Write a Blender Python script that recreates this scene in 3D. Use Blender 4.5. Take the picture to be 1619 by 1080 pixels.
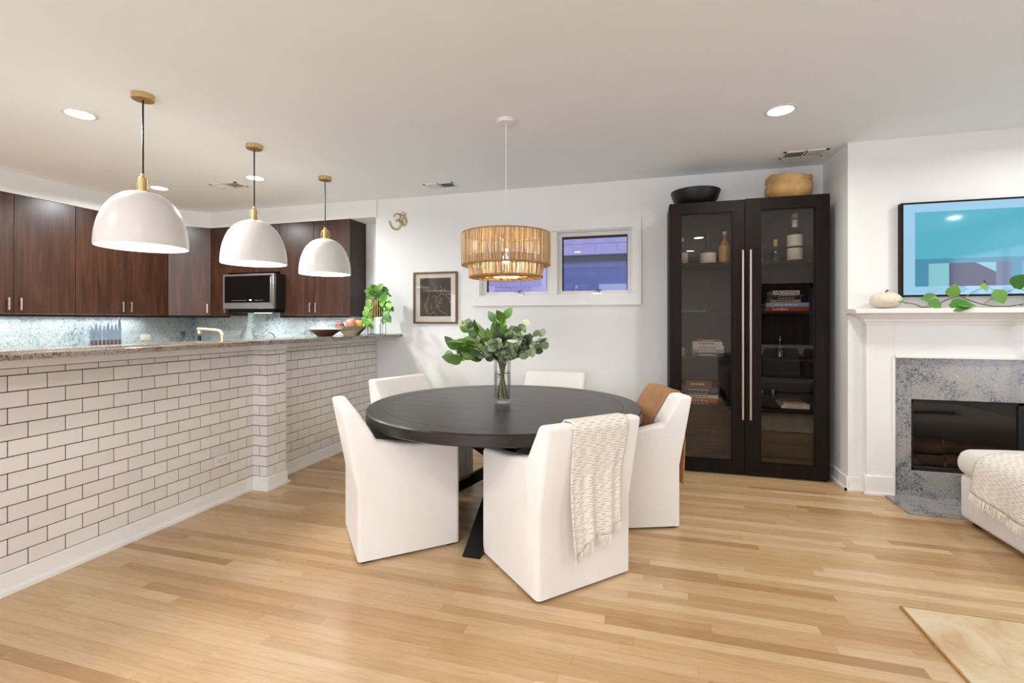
import bpy, bmesh, math, random
from mathutils import Vector, Matrix
R = math.radians
sc = bpy.context.scene
col = sc.collection
for o in list(bpy.data.objects): bpy.data.objects.remove(o)

# ------------------------------------------------------------------ camera, world, light, exposure
F_PX = 745.0
YAW = math.atan(209.5 / F_PX)
cd = bpy.data.cameras.new('camera'); cam = bpy.data.objects.new('camera', cd); col.objects.link(cam)
cam.location = (0, 0, 1.32); cam.rotation_euler = (R(90), 0, YAW)
cd.sensor_width = 36; cd.sensor_fit = 'HORIZONTAL'; cd.lens = F_PX / 1619 * 36
cd.shift_y = -32 / 1619; cd.clip_start = 0.05
sc.camera = cam
vs = sc.view_settings
vs.view_transform = 'Standard'; vs.look = 'None'; vs.gamma = 1.0; vs.use_curve_mapping = False
vs.exposure = -0.52
w = bpy.data.worlds.new('dusk'); sc.world = w; w.use_nodes = True
w.node_tree.nodes['Background'].inputs[0].default_value = (0.46, 0.48, 0.76, 1)
w.node_tree.nodes['Background'].inputs[1].default_value = 3.2

H = 2.72          # ceiling height
YB = 4.81         # dining back wall
YKB = 5.13        # kitchen back wall
XK = -6.05        # kitchen left wall
XT = -2.979       # tiled peninsula wall
YF = 4.27         # fireplace wall
XC = 1.535        # corner beside the tall cabinet
XR = 4.6          # right wall
YR = -2.6         # rear wall
WARM = (1.0, 0.90, 0.78)

def area(name, loc, size, energy, color, rot=(0, 0, 0), shape='DISK', sizey=None, spread=180):
    l = bpy.data.lights.new(name, 'AREA'); l.shape = shape; l.size = size
    if sizey: l.size_y = sizey
    l.energy = energy; l.color = color; l.spread = R(spread)
    o = bpy.data.objects.new(name, l); o.location = loc; o.rotation_euler = rot; col.objects.link(o)
    return o
# evening daylight entering through two unseen tall rear windows
area('window_daylight', (-1.35, YR - 0.10, 1.35), 2.5, 135, (0.92, 0.97, 1.0), (R(90), 0, 0), 'RECTANGLE', 1.95)
area('window_daylight', (-4.6, YR - 0.10, 1.35), 1.3, 45, (0.92, 0.97, 1.0), (R(90), 0, 0), 'RECTANGLE', 1.95)
area('window_daylight', (XR + 0.10, 0.6, 1.35), 2.3, 55, (0.92, 0.97, 1.0), (R(90), 0, R(90)), 'RECTANGLE', 1.95)  # light of an unseen right-hand window, added to brighten the room
# ------------------------------------------------------------------ materials
def lin(c):
    if isinstance(c, str):
        c = c.lstrip('#'); c = [int(c[i:i + 2], 16) / 255 for i in (0, 2, 4)]
    return tuple(x / 12.92 if x <= .04045 else ((x + .055) / 1.055) ** 2.4 for x in c) + (1,)
MATS = {}
class NT:
    def __init__(s, name):
        s.m = bpy.data.materials.new(name); s.m.use_nodes = True
        s.t = s.m.node_tree; s.n = s.t.nodes; s.b = s.n.get('Principled BSDF'); s.out = s.n.get('Material Output')
        MATS[name] = s.m
    def node(s, typ, **kw):
        n = s.n.new(typ)
        for k, v in kw.items():
            if k.startswith('i_'):
                key = k[2:]; key = int(key) if key.isdigit() else key.replace('_', ' ')
                n.inputs[key].default_value = v
            else: setattr(n, k, v)
        return n
    def link(s, a, b): s.t.links.new(a, b)
    def math(s, op, a, b=None, c=None):
        n = s.n.new('ShaderNodeMath'); n.operation = op
        for i, v in enumerate((a, b, c)):
            if v is None: continue
            if isinstance(v, (int, float)): n.inputs[i].default_value = v
            else: s.link(v, n.inputs[i])
        return n.outputs[0]
    def coord(s, kind='Object', scale=(1, 1, 1), rot=(0, 0, 0), offset=None):
        if kind == 'World': src = s.node('ShaderNodeNewGeometry').outputs['Position']
        else: src = s.node('ShaderNodeTexCoord').outputs[kind]
        m = s.node('ShaderNodeMapping'); m.inputs['Scale'].default_value = scale; m.inputs['Rotation'].default_value = rot
        s.link(src, m.inputs['Vector'])
        if offset is not None:
            cx = s.node('ShaderNodeCombineXYZ')
            s.link(offset, cx.inputs[0]); s.link(offset, cx.inputs[1]); s.link(offset, cx.inputs[2])
            s.link(cx.outputs[0], m.inputs['Location'])
        return m.outputs[0]
    def noise(s, vec, scale, detail=4, rough=.55, dist=0):
        n = s.node('ShaderNodeTexNoise'); n.inputs['Scale'].default_value = scale; n.inputs['Detail'].default_value = detail
        n.inputs['Roughness'].default_value = rough; n.inputs['Distortion'].default_value = dist
        s.link(vec, n.inputs['Vector']); return n.outputs['Fac']
    def ramp(s, fac, stops, interp='LINEAR'):
        r = s.node('ShaderNodeValToRGB'); e = r.color_ramp.elements; r.color_ramp.interpolation = interp
        while len(e) < len(stops): e.new(.5)
        for k, (p, c) in enumerate(stops): e[k].position = p; e[k].color = c if len(c) == 4 else tuple(c) + (1,)
        s.link(fac, r.inputs[0]); return r.outputs[0]
    def mix(s, fac, a, b, mode='MIX'):
        m = s.node('ShaderNodeMixRGB'); m.blend_type = mode
        for i, v in ((0, fac), (1, a), (2, b)):
            if isinstance(v, (int, float)): m.inputs[i].default_value = v
            elif isinstance(v, tuple): m.inputs[i].default_value = v
            else: s.link(v, m.inputs[i])
        return m.outputs[0]
    def bump(s, h, strength=.2, dist=.01):
        b = s.node('ShaderNodeBump'); b.inputs['Strength'].default_value = strength; b.inputs['Distance'].default_value = dist
        s.link(h, b.inputs['Height']); s.link(b.outputs[0], s.b.inputs['Normal'])
    def base(s, v): s.link(v, s.b.inputs['Base Color']) if not isinstance(v, tuple) else setattr(s.b.inputs['Base Color'], 'default_value', v)
    def set(s, **kw):
        for k, v in kw.items(): s.b.inputs[k.replace('_', ' ')].default_value = v

def plain(name, c, rough=.5, metal=0, var=.06, scale=6, bump=0, bscale=60, **kw):
    t = NT(name); a = lin(c); v = t.coord('Object')
    n = t.noise(v, scale, 3)
    lo = tuple(x * (1 - var) for x in a[:3]) + (1,); hi = tuple(min(1, x * (1 + var)) for x in a[:3]) + (1,)
    t.base(t.ramp(n, [(.3, lo), (.7, hi)])); t.set(Roughness=rough, Metallic=metal, **kw)
    if bump: t.bump(t.noise(v, bscale, 3), bump, .004)
    return t.m

plain('wall_paint', '#ecece9', .62, var=.012, scale=2, bump=.05, bscale=180)
plain('ceiling_paint', '#f2f6f8', .8, var=.012, scale=1.5)
plain('trim_paint', '#eeece8', .35, var=.01)
plain('grout', '#2e231c', .9)
plain('black_paint', '#0d0b0b', .45)
plain('black_metal', '#141414', .4, .6)
plain('brass', '#cfb27c', .36, .85, var=.1, scale=20)
plain('champagne', '#cbbfae', .35, .8)
plain('end_brown', '#2b160f', .5, var=.1)  # walnut end panel, its shade put into a darker brown
plain('faucet_brass', '#d8c7a2', .34, .8, var=.06, scale=20)
plain('steel', '#b9b9b7', .3, .9, var=.05)
plain('white_enamel', '#dcd8d2', .28, var=.01)
plain('white_plastic', '#e8e6e2', .4, var=.01)
plain('cream_plastic', '#e6dec8', .4, var=.02)
plain('brown_leather', '#a9784a', .55, var=.12, scale=9, bump=.15, bscale=120)
plain('wood_pale', '#c29a60', .5, var=.2, scale=9, bump=.2, bscale=30)
plain('bowl_brown', '#5d3b2c', .35, var=.25, scale=14)
plain('bowl_cream', '#d9ccae', .45, var=.08)
plain('celadon', '#a9ad8e', .3, var=.1)
plain('onion', '#8d3d48', .35, var=.2, scale=20)
plain('apple', '#c98a7c', .35, var=.3, scale=10)
plain('peach', '#e0a85c', .5, var=.2, scale=12)
plain('pumpkin', '#e2d6c2', .55, var=.06)
plain('stem_brown', '#6a5038', .7, var=.2, scale=30)
plain('stem_green', '#7c8a45', .6, var=.2, scale=30)
plain('blade', '#b7c2d6', .22, .85)
plain('handle_brown', '#6a4a2f', .5, var=.2)
plain('bottle_green', '#2f3a34', .15)
plain('dark_glass_black', '#050506', .06)
plain('fire_black', '#0c0a09', .7)
plain('log_bark', '#553a28', .85, var=.5, scale=12, bump=.6, bscale=25)
plain('fire_brick', '#4a4136', .9, var=.15)
plain('sofa_grey', '#77797b', .9, var=.06, bump=.1, bscale=200)
plain('sofa_charcoal', '#5a5754', .9, var=.06, bump=.1, bscale=200)
plain('ext_block', '#d2c6de', .9, var=.08, scale=5)
plain('ext_mortar', '#efe9f4', .9)
plain('ext_blue', '#7a86ac', .5, var=.1, scale=3)
plain('paper', '#f2ead8', .8)
plain('print_dark', '#4a3a2b', .6, var=.35, scale=3)
plain('print_brown', '#3f2d1c', .6, var=.2, scale=6)
plain('print_line', '#cdb491', .6)
plain('frame_wood', '#6b4a31', .45, var=.15, scale=12)
plain('gold', '#b3a57c', .35, .55, var=.15, scale=25)
plain('duct_dark', '#241a12', .8)
plain('bottle_amber', '#a5701f', .2, var=.3, scale=30)
plain('bottle_label', '#dcd3c4', .6, var=.05)
plain('bottle_label_gold', '#b98f3d', .5, var=.35, scale=40)
plain('bottle_dark', '#1c1a17', .12)
plain('cork', '#bba172', .7)
plain('cloth_white_sofa', '#e6e1dc', .9, var=.02, bump=.12, bscale=160)
plain('fringe', '#ebe3d4', .95)
plain('ink', '#141414', .7)
plain('text_white', '#eeeae2', .7)
for k, c in dict(cream='#d9d2c2', grey='#9c9a95', navy='#2c3c70', black='#1a1a1c', tan='#a98a5e', sky='#8fb4d8', red='#b0322c',
                 purple='#5a5478', coral='#cc5c4a', white='#e6e4de', brown='#7d6046', charcoal='#4b4540').items():
    plain('book_' + k, c, .6, var=.06, scale=30)

def fabric():
    t = NT('linen'); v = t.coord('Object')
    n = t.noise(v, 2.5, 3); t.base(t.ramp(n, [(.3, lin('#e9e4de')), (.7, lin('#efebe6'))])); t.set(Roughness=.92)
    t.b.inputs['Sheen Weight'].default_value = .15
    a = t.noise(t.coord('Object', (1, 1, .15)), 260, 2); b2 = t.noise(v, 7, 3)
    t.bump(t.math('ADD', t.math('MULTIPLY', a, .12), t.math('MULTIPLY', b2, 1.0)), .22, .012)
fabric()

def floorwood():
    t = NT('oak_plank')
    ri = t.node('ShaderNodeObjectInfo').outputs['Random']; gi = t.node('ShaderNodeNewGeometry').outputs['Random Per Island']
    rnd = t.math('FRACT', t.math('ADD', t.math('MULTIPLY', ri, 3.77), t.math('MULTIPLY', gi, 5.31)))
    off = t.math('MULTIPLY', rnd, 37.0)
    g1 = t.noise(t.coord('World', (1.6, 26, 1), offset=off), 2.2, 5, .6, 1.2)
    g2 = t.noise(t.coord('World', (6, 140, 1), offset=off), 2.0, 3, .6)
    tone = t.ramp(rnd, [(0, lin('#ac885f')), (.10, lin('#b6946b')), (.3, lin('#c09f74')), (.55, lin('#c6a67d')), (.8, lin('#caac85')), (1, lin('#d6bb97'))])
    dark = t.mix(1.0, tone, lin('#d6b48c'), 'MULTIPLY')
    c = t.mix(t.ramp(g1, [(.42, (0, 0, 0, 1)), (.75, (.5, .5, .5, 1))]), tone, dark)
    c = t.mix(t.math('MULTIPLY', t.math('SUBTRACT', g2, .35), .2), c, lin('#a87c4a'))
    t.base(c); t.set(Roughness=.30); t.b.inputs['Specular IOR Level'].default_value = .5
    t.link(t.ramp(g1, [(.3, (.25, .25, .25, 1)), (.7, (.38, .38, .38, 1))]), t.b.inputs['Roughness'])
    t.bump(g2, .05, .002)
floorwood()

def tile():
    t = NT('glazed_tile')
    ri = t.node('ShaderNodeObjectInfo').outputs['Random']; gi = t.node('ShaderNodeNewGeometry').outputs['Random Per Island']
    rnd = t.math('FRACT', t.math('ADD', t.math('MULTIPLY', ri, 3.77), t.math('MULTIPLY', gi, 5.31)))
    t.base(t.ramp(rnd, [(0, lin('#dfdad3')), (1, lin('#e8e4de'))])); t.set(Roughness=.22)
    t.bump(t.noise(t.coord('World'), 9, 2), .05, .01)
tile()

def darkwood(name, c0, c1, c2, rough, axis='z', sc_=1.0, spec=.5):
    t = NT(name)
    s3 = {'z': (16, 16, 1.1), 'x': (1.1, 16, 16), 'y': (16, 1.1, 16)}[axis]
    v = t.coord('Object', tuple(q * sc_ for q in s3)); g = t.noise(v, 1.4, 6, .62, .8)
    big = t.noise(t.coord('Object', (3, 3, 1.6)), 1.3, 3)
    c = t.ramp(g, [(.25, lin(c0)), (.5, lin(c1)), (.78, lin(c2))])
    c = t.mix(t.math('MULTIPLY', big, .55), c, t.mix(1.0, c, lin('#8d6a58'), 'MULTIPLY'))
    t.base(c); t.set(Roughness=rough); t.b.inputs['Specular IOR Level'].default_value = spec
    t.bump(g, .08, .004)
darkwood('walnut', '#2e1a10', '#45291b', '#5f3c2a', .30)
darkwood('espresso', '#0e0605', '#180c0a', '#2c1a15', .5, spec=.18)
darkwood('espresso_inner', '#2a1f1b', '#352823', '#40322c', .7, spec=.2)
darkwood('table_wood', '#151011', '#251e1f', '#3d3435', .32, 'x', 1.4)
darkwood('table_black', '#0c0a0a', '#120f0f', '#1b1716', .4, 'x')

def granite(name, stops, s=1.0, rough=.18):
    t = NT(name); v = t.coord('World')
    vo = t.node('ShaderNodeTexVoronoi'); vo.inputs['Scale'].default_value = 150 * s; t.link(v, vo.inputs['Vector'])
    n1 = t.noise(v, 55 * s, 5, .7); n2 = t.noise(v, 5 * s, 5, .65, 1.0); n3 = t.noise(v, 210 * s, 2, .6)
    f = t.math('ADD', t.math('MULTIPLY', n1, .40), t.math('MULTIPLY', n2, .60))
    f = t.math('SUBTRACT', f, .065)
    f = t.math('ADD', f, t.math('MULTIPLY', t.math('SUBTRACT', n3, .5), .75))
    f = t.math('ADD', f, t.math('MULTIPLY', t.math('SUBTRACT', vo.outputs['Color'], .5), .10))
    t.base(t.ramp(f, stops)); t.set(Roughness=rough)
granite('granite_grey', [(.24, lin('#242326')), (.33, lin('#5b5b5e')), (.40, lin('#909196')), (.46, lin('#b6b6b8')), (.50, lin('#868280')), (.55, lin('#b5ab9a')), (.60, lin('#8a7865')), (.68, lin('#e2ddd0'))])
granite('granite_bar', [(.24, lin('#1f1814')), (.34, lin('#5c5047')), (.43, lin('#8d7f72')), (.50, lin('#b5aa9d')), (.57, lin('#6f6053')), (.70, lin('#d6cfc3'))], 1.0, .12)
granite('granite_splash', [(.20, lin('#46555a')), (.33, lin('#8a9c9f')), (.43, lin('#b8c3c2')), (.52, lin('#cfd5d1')), (.60, lin('#98a39d')), (.74, lin('#e2e4de'))], .5, .2)

def thin_glass(name, tint=(1, 1, 1), boost=1.0, rough=0.0):
    t = NT(name); tr = t.node('ShaderNodeBsdfTransparent'); tr.inputs[0].default_value = tint + (1,)
    gl = t.node('ShaderNodeBsdfGlossy'); gl.inputs['Roughness'].default_value = rough
    fr = t.node('ShaderNodeFresnel'); fr.inputs[0].default_value = 1.5
    mx = t.node('ShaderNodeMixShader'); t.link(t.math('MINIMUM', t.math('MULTIPLY', fr.outputs[0], boost), 1.0), mx.inputs[0])
    t.link(tr.outputs[0], mx.inputs[1]); t.link(gl.outputs[0], mx.inputs[2]); t.link(mx.outputs[0], t.out.inputs[0])
    t.n.remove(t.b)
thin_glass('clear_glass', (.97, .985, .985), .4)
thin_glass('water', (.95, .97, .98), .5)
thin_glass('cabinet_glass', (.90, .88, .86), 1.25)
thin_glass('window_glass', (.92, .94, .97), .6)
thin_glass('picture_glass', (.98, .98, .98), .7); thin_glass('fire_glass', (.85, .83, .80), .55)
thin_glass('amber_glass', (.75, .58, .30), 1.5)
thin_glass('bottle_clear', (.62, .66, .66), 2.2)

def emit(name, c, strength):
    t = NT(name); e = t.node('ShaderNodeEmission'); e.inputs[0].default_value = lin(c); e.inputs[1].default_value = strength
    t.link(e.outputs[0], t.out.inputs[0]); t.n.remove(t.b)
emit('lamp_glow', '#fff6ea', 14); emit('bulb_glow', '#fff0dc', 40); emit('strip_glow', '#f2f8ff', 12)
def screen(name, c, k=.85):
    t = NT(name); a = lin(c); t.base(tuple(x * .05 for x in a[:3]) + (1,)); t.set(Roughness=.06)
    t.b.inputs['Emission Color'].default_value = a; t.b.inputs['Emission Strength'].default_value = k
for k, c in dict(mat='#a2d3f0', sky='#58b6cc', sea='#4b93b4', pale='#8accd6', plum='#4d4b66', plum2='#5a587a', slate='#6b7a9c',
                 cyan='#5fb2d0', dome='#1b4f86').items(): screen('screen_' + k, c, 1.25)

def leafmat(name, a, b, rough=.5):
    t = NT(name); ri = t.node('ShaderNodeObjectInfo').outputs['Random']; gi = t.node('ShaderNodeNewGeometry').outputs['Random Per Island']
    r2 = t.math('FRACT', t.math('ADD', t.math('MULTIPLY', ri, 3.7), gi))
    t.base(t.ramp(r2, [(0, lin(a)), (1, lin(b))])); t.set(Roughness=rough)
    t.b.inputs['Transmission Weight'].default_value = 0
leafmat('leaf_eucalyptus', '#66755a', '#9cab86', .8)
leafmat('leaf_salal', '#26501a', '#6f9733', .5)
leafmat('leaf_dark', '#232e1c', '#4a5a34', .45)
leafmat('leaf_pothos', '#3c7a28', '#8dba58', .4)

def raffia():
    t = NT('raffia'); gi = t.node('ShaderNodeNewGeometry').outputs['Random Per Island']
    c = t.ramp(gi, [(0, lin('#ab8a5e')), (.5, lin('#cdb188')), (1, lin('#ece0c6'))])
    t.base(c); t.set(Roughness=.85)
    tr = t.node('ShaderNodeBsdfTranslucent'); t.link(c, tr.inputs[0])
    mx = t.node('ShaderNodeMixShader'); mx.inputs[0].default_value = .22
    t.link(t.b.outputs[0], mx.inputs[1]); t.link(tr.outputs[0], mx.inputs[2]); t.link(mx.outputs[0], t.out.inputs[0])
raffia()
plain('raffia_dark', '#a27a4a', .85, var=.2, scale=40)

def woven():
    t = NT('woven_throw'); uv = t.node('ShaderNodeTexCoord').outputs['UV']
    sx = t.node('ShaderNodeSeparateXYZ'); t.link(uv, sx.inputs[0]); u, v = sx.outputs[0], sx.outputs[1]
    row = t.math('DIVIDE', v, .0125); ri = t.math('FLOOR', row); rf = t.math('FRACT', row)
    wn = t.node('ShaderNodeTexWhiteNoise'); wn.noise_dimensions = '1D'; t.link(ri, wn.inputs['W'])
    uu = t.math('FRACT', t.math('ADD', t.math('DIVIDE', u, .062), wn.outputs['Value']))
    dash = t.math('MULTIPLY', t.math('LESS_THAN', uu, .52), t.math('LESS_THAN', t.math('ABSOLUTE', t.math('SUBTRACT', rf, .5)), .085))
    t.base(t.mix(dash, lin('#ebe4d9'), lin('#8f877b'))); t.set(Roughness=.95)
    n = t.noise(t.coord('UV'), 420, 2); t.bump(t.math('SUBTRACT', n, t.math('MULTIPLY', dash, .8)), .35, .004)
woven()

def rugmat():
    t = NT('rug'); v = t.coord('Object')
    a = t.noise(v, 3.2, 5, .65, 1.0); b = t.noise(v, 130, 2)
    t.base(t.mix(t.math('MULTIPLY', b, .25), t.ramp(a, [(.3, lin('#c4a27c')), (.45, lin('#d0bd9c')), (.6, lin('#d9cbb0')), (.75, lin('#c9ab88'))]), lin('#b89a74')))
    t.set(Roughness=.95); t.bump(b, .5, .004)
rugmat()
plain('rug_edge', '#a9804c', .9, var=.2, scale=50)
M = MATS

# ------------------------------------------------------------------ mesh helpers
class MB:
    def __init__(s): s.bm = bmesh.new()
    def box(s, x0, x1, y0, y1, z0, z1):
        vs_ = [s.bm.verts.new((x, y, z)) for z in (z0, z1) for y in (y0, y1) for x in (x0, x1)]
        for f in ((0, 2, 3, 1), (4, 5, 7, 6), (0, 1, 5, 4), (2, 6, 7, 3), (0, 4, 6, 2), (1, 3, 7, 5)):
            s.bm.faces.new([vs_[i] for i in f])
        return s
    def prism(s, pts, a0, a1, plane='xy'):
        """pts polygon in a plane, extruded along the remaining axis from a0 to a1"""
        def P3(p, a): return {'xy': (p[0], p[1], a), 'yz': (a, p[0], p[1]), 'xz': (p[0], a, p[1])}[plane]
        lo = [s.bm.verts.new(P3(p, a0)) for p in pts]; hi = [s.bm.verts.new(P3(p, a1)) for p in pts]
        n = len(pts)
        s.bm.faces.new(lo); s.bm.faces.new(hi)
        for i in range(n): s.bm.faces.new((lo[i], lo[(i + 1) % n], hi[(i + 1) % n], hi[i]))
        return s
    def lathe(s, prof, n=32, cx=0, cy=0, sx=1, sy=1, close=False):
        rings = []
        for r, z in prof:
            if r < 1e-6: rings.append([s.bm.verts.new((cx, cy, z))])
            else: rings.append([s.bm.verts.new((cx + r * sx * math.cos(2 * math.pi * k / n), cy + r * sy * math.sin(2 * math.pi * k / n), z)) for k in range(n)])
        if close: rings.append(rings[0])
        for a, b in zip(rings, rings[1:]):
            for k in range(n):
                k2 = (k + 1) % n
                if len(a) == 1 and len(b) == 1: continue
                if len(a) == 1: s.bm.faces.new((a[0], b[k2], b[k]))
                elif len(b) == 1: s.bm.faces.new((a[k], a[k2], b[0]))
                else: s.bm.faces.new((a[k], a[k2], b[k2], b[k]))
        return s
    def tube(s, pts, r, n=8, cap=True, squash=None):
        pts = [Vector(p) for p in pts]; rings = []
        rs = r if isinstance(r, (list, tuple)) else [r] * len(pts)
        up = None
        for i, p in enumerate(pts):
            d = (pts[min(i + 1, len(pts) - 1)] - pts[max(i - 1, 0)]).normalized()
            if up is None: up = Vector((0, 0, 1)) if abs(d.z) < .9 else Vector((1, 0, 0))
            a = d.cross(up).normalized(); b = a.cross(d).normalized(); up = b
            rings.append([s.bm.verts.new(p + rs[i] * (a * math.cos(2 * math.pi * k / n) + b * math.sin(2 * math.pi * k / n))) for k in range(n)])
        for A, B in zip(rings, rings[1:]):
            for k in range(n): s.bm.faces.new((A[k], A[(k + 1) % n], B[(k + 1) % n], B[k]))
        if cap:
            s.bm.faces.new(rings[0][::-1]); s.bm.faces.new(rings[-1])
        return s
    def grid(s, fn, nu, nv, uvfn=None):
        V = [[s.bm.verts.new(fn(i / nu, j / nv)) for i in range(nu + 1)] for j in range(nv + 1)]
        uvl = s.bm.loops.layers.uv.verify() if uvfn else None
        for j in range(nv):
            for i in range(nu):
                f = s.bm.faces.new((V[j][i], V[j][i + 1], V[j + 1][i + 1], V[j + 1][i]))
                if uvl:
                    for l, (a, b) in zip(f.loops, ((i, j), (i + 1, j), (i + 1, j + 1), (i, j + 1))): l[uvl].uv = uvfn(a / nu, b / nv)
        return s
    def bevel(s, off, seg=2, sel=None):
        bmesh.ops.recalc_face_normals(s.bm, faces=s.bm.faces); s.bm.normal_update()
        es = [e for e in s.bm.edges if len(e.link_faces) == 2 and (sel(e) if sel else e.calc_face_angle(0) > R(25))]
        bmesh.ops.bevel(s.bm, geom=es, offset=off, segments=seg, affect='EDGES', profile=.5, clamp_overlap=True)
        return s
    def xf(s, m): bmesh.ops.transform(s.bm, matrix=m, verts=s.bm.verts); return s
    def mesh(s, name, smooth=None):
        bmesh.ops.recalc_face_normals(s.bm, faces=s.bm.faces)
        me = bpy.data.meshes.new(name); s.bm.to_mesh(me); s.bm.free()
        if smooth:
            me.shade_smooth(); me.set_sharp_from_angle(angle=R(smooth))
        return me
    def build(s, name, mat, parent=None, loc=(0, 0, 0), rot=(0, 0, 0), smooth=40):
        return obj(name, s.mesh(name, smooth), mat, parent, loc, rot)
def obj(name, me, mat, parent=None, loc=(0, 0, 0), rot=(0, 0, 0), scale=(1, 1, 1)):
    o = bpy.data.objects.new(name, me); col.objects.link(o)
    if mat and not me.materials: me.materials.append(M[mat])
    o.location = loc; o.rotation_euler = rot; o.scale = scale
    if parent: o.parent = parent
    return o
def tag(o, label, cat, group=None):
    o['label'] = label; o['category'] = cat
    if group: o['group'] = group
    return o
def thing(name, label, cat, loc=(0, 0, 0), rz=0, group=None):
    o = bpy.data.objects.new(name, None); o.empty_display_size = .05; col.objects.link(o)
    o.location = loc; o.rotation_euler = (0, 0, rz); return tag(o, label, cat, group)
def struct(o): o['kind'] = 'structure'; return o
def B(x0, x1, y0, y1, z0, z1, bev=0, seg=2):
    m = MB().box(x0, x1, y0, y1, z0, z1)
    if bev: m.bevel(bev, seg)
    return m
def text_mesh(s, size, ext=.0006):
    cu = bpy.data.curves.new('lettering', 'FONT'); cu.body = s; cu.size = size; cu.extrude = ext; cu.align_x = 'CENTER'; cu.align_y = 'CENTER'
    o = bpy.data.objects.new('lettering', cu); col.objects.link(o); bpy.context.view_layer.update()
    me = bpy.data.meshes.new_from_object(o); bpy.data.objects.remove(o); return me

def frame(m, x0, x1, z0, z1, t, y0, y1):
    m.box(x0, x1, y0, y1, z0, z0 + t); m.box(x0, x1, y0, y1, z1 - t, z1); m.box(x0, x0 + t, y0, y1, z0 + t, z1 - t); m.box(x1 - t, x1, y0, y1, z0 + t, z1 - t); return m

# ================================================================== THE SETTING
# ceiling, walls
struct(B(XK - .1, XR + .1, YR - .1, 5.4, H, H + .12).build('ceiling', 'ceiling_paint'))
floor = struct(B(XK - .1, XR + .1, YR - .1, 5.4, -.12, -.012).build('floor', 'grout'))
# back wall with the window opening
WX0, WX1, WZ0, WZ1 = -1.711, -.114, 1.585, 2.25
wb = MB()
wb.box(-2.985, WX0, YB, YB + .32, 0, H); wb.box(WX1, XC + .3, YB, YB + .32, 0, H)
wb.box(WX0, WX1, YB, YB + .32, 0, WZ0); wb.box(WX0, WX1, YB, YB + .32, WZ1, H)
struct(wb.build('wall_back', 'wall_paint', smooth=None))
struct(B(XK, -2.99, YKB, YKB + .1, 0, H).build('wall_kitchen_back', 'wall_paint'))
struct(B(XK - .1, XK, YR, YKB + .1, 0, H).build('wall_kitchen_left', 'wall_paint'))
# fireplace wall: chimney breast standing forward, with the firebox opening
FX0, FX1, FZ0, FZ1 = 1.929, 3.25, .20, .735
wf = MB()
wf.box(XC, FX0 - .02, YF, YB, 0, H); wf.box(FX1 + .02, XR, YF, YB, 0, H)
wf.box(FX0 - .02, FX1 + .02, YF, YB, FZ1 + .02, H); wf.box(FX0 - .02, FX1 + .02, YF, YB, 0, FZ0 - .02)
struct(wf.build('wall_fireplace', 'wall_paint', smooth=None))
# rear and right walls; unseen windows let daylight in, the right one added
def wall_rear():
    m = MB(); ops = [(-5.25, -3.95), (-2.6, -.1)]
    x = XK
    for a, b in ops:
        m.box(x, a, YR - .1, YR, 0, H); m.box(a, b, YR - .1, YR, 0, .37); m.box(a, b, YR - .1, YR, 2.33, H); x = b
    m.box(x, XR, YR - .1, YR, 0, H)
    struct(m.build('wall_rear', 'wall_paint', smooth=None))
    m = MB(); m.box(XR, XR + .1, YR, -.55, 0, H); m.box(XR, XR + .1, 1.75, YB, 0, H); m.box(XR, XR + .1, -.55, 1.75, 0, .37); m.box(XR, XR + .1, -.55, 1.75, 2.33, H)
    struct(m.build('wall_right', 'wall_paint', smooth=None))
    for n, (a, b) in enumerate(ops):
        f = MB()
        for q in (a, (a + b) / 2 - .02, b - .04): f.box(q, q + .04, YR - .06, YR - .02, .37, 2.33)
        f.box(a, b, YR - .06, YR - .02, .37, .41); f.box(a, b, YR - .06, YR - .02, 2.29, 2.33)
        struct(f.build('window_%d' % (n + 3), 'trim_paint'))
    f = MB()
    for q in (-.55, .58, 1.71): f.box(XR + .02, XR + .06, q, q + .04, .37, 2.33)
    f.box(XR + .02, XR + .06, -.55, 1.75, .37, .41); f.box(XR + .02, XR + .06, -.55, 1.75, 2.29, 2.33)
    struct(f.build('window_5', 'trim_paint'))  # unseen window added in the right wall to bring in light
    # dark evening window seen mirrored in the cabinet glass
    wn = struct(MB().box(2.38, 3.62, YR, YR + .03, .75, 2.20).build('window_2', 'trim_paint'))
    MB().box(2.44, 3.56, YR + .03, YR + .034, .81, 2.14).build('pane', 'dark_glass_black', wn)
wall_rear()
# soffit above the kitchen cabinets
sf = MB(); sf.box(XK, -2.965, 4.79, YKB, 2.52, H); sf.box(XK, -5.70, YR, 4.79, 2.52, H)
sf.prism([(-5.70, 4.49), (-5.39, 4.79), (-5.70, 4.79)], 2.52, H, 'xy')
struct(sf.build('trim_soffit', 'wall_paint', smooth=None))

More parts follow.
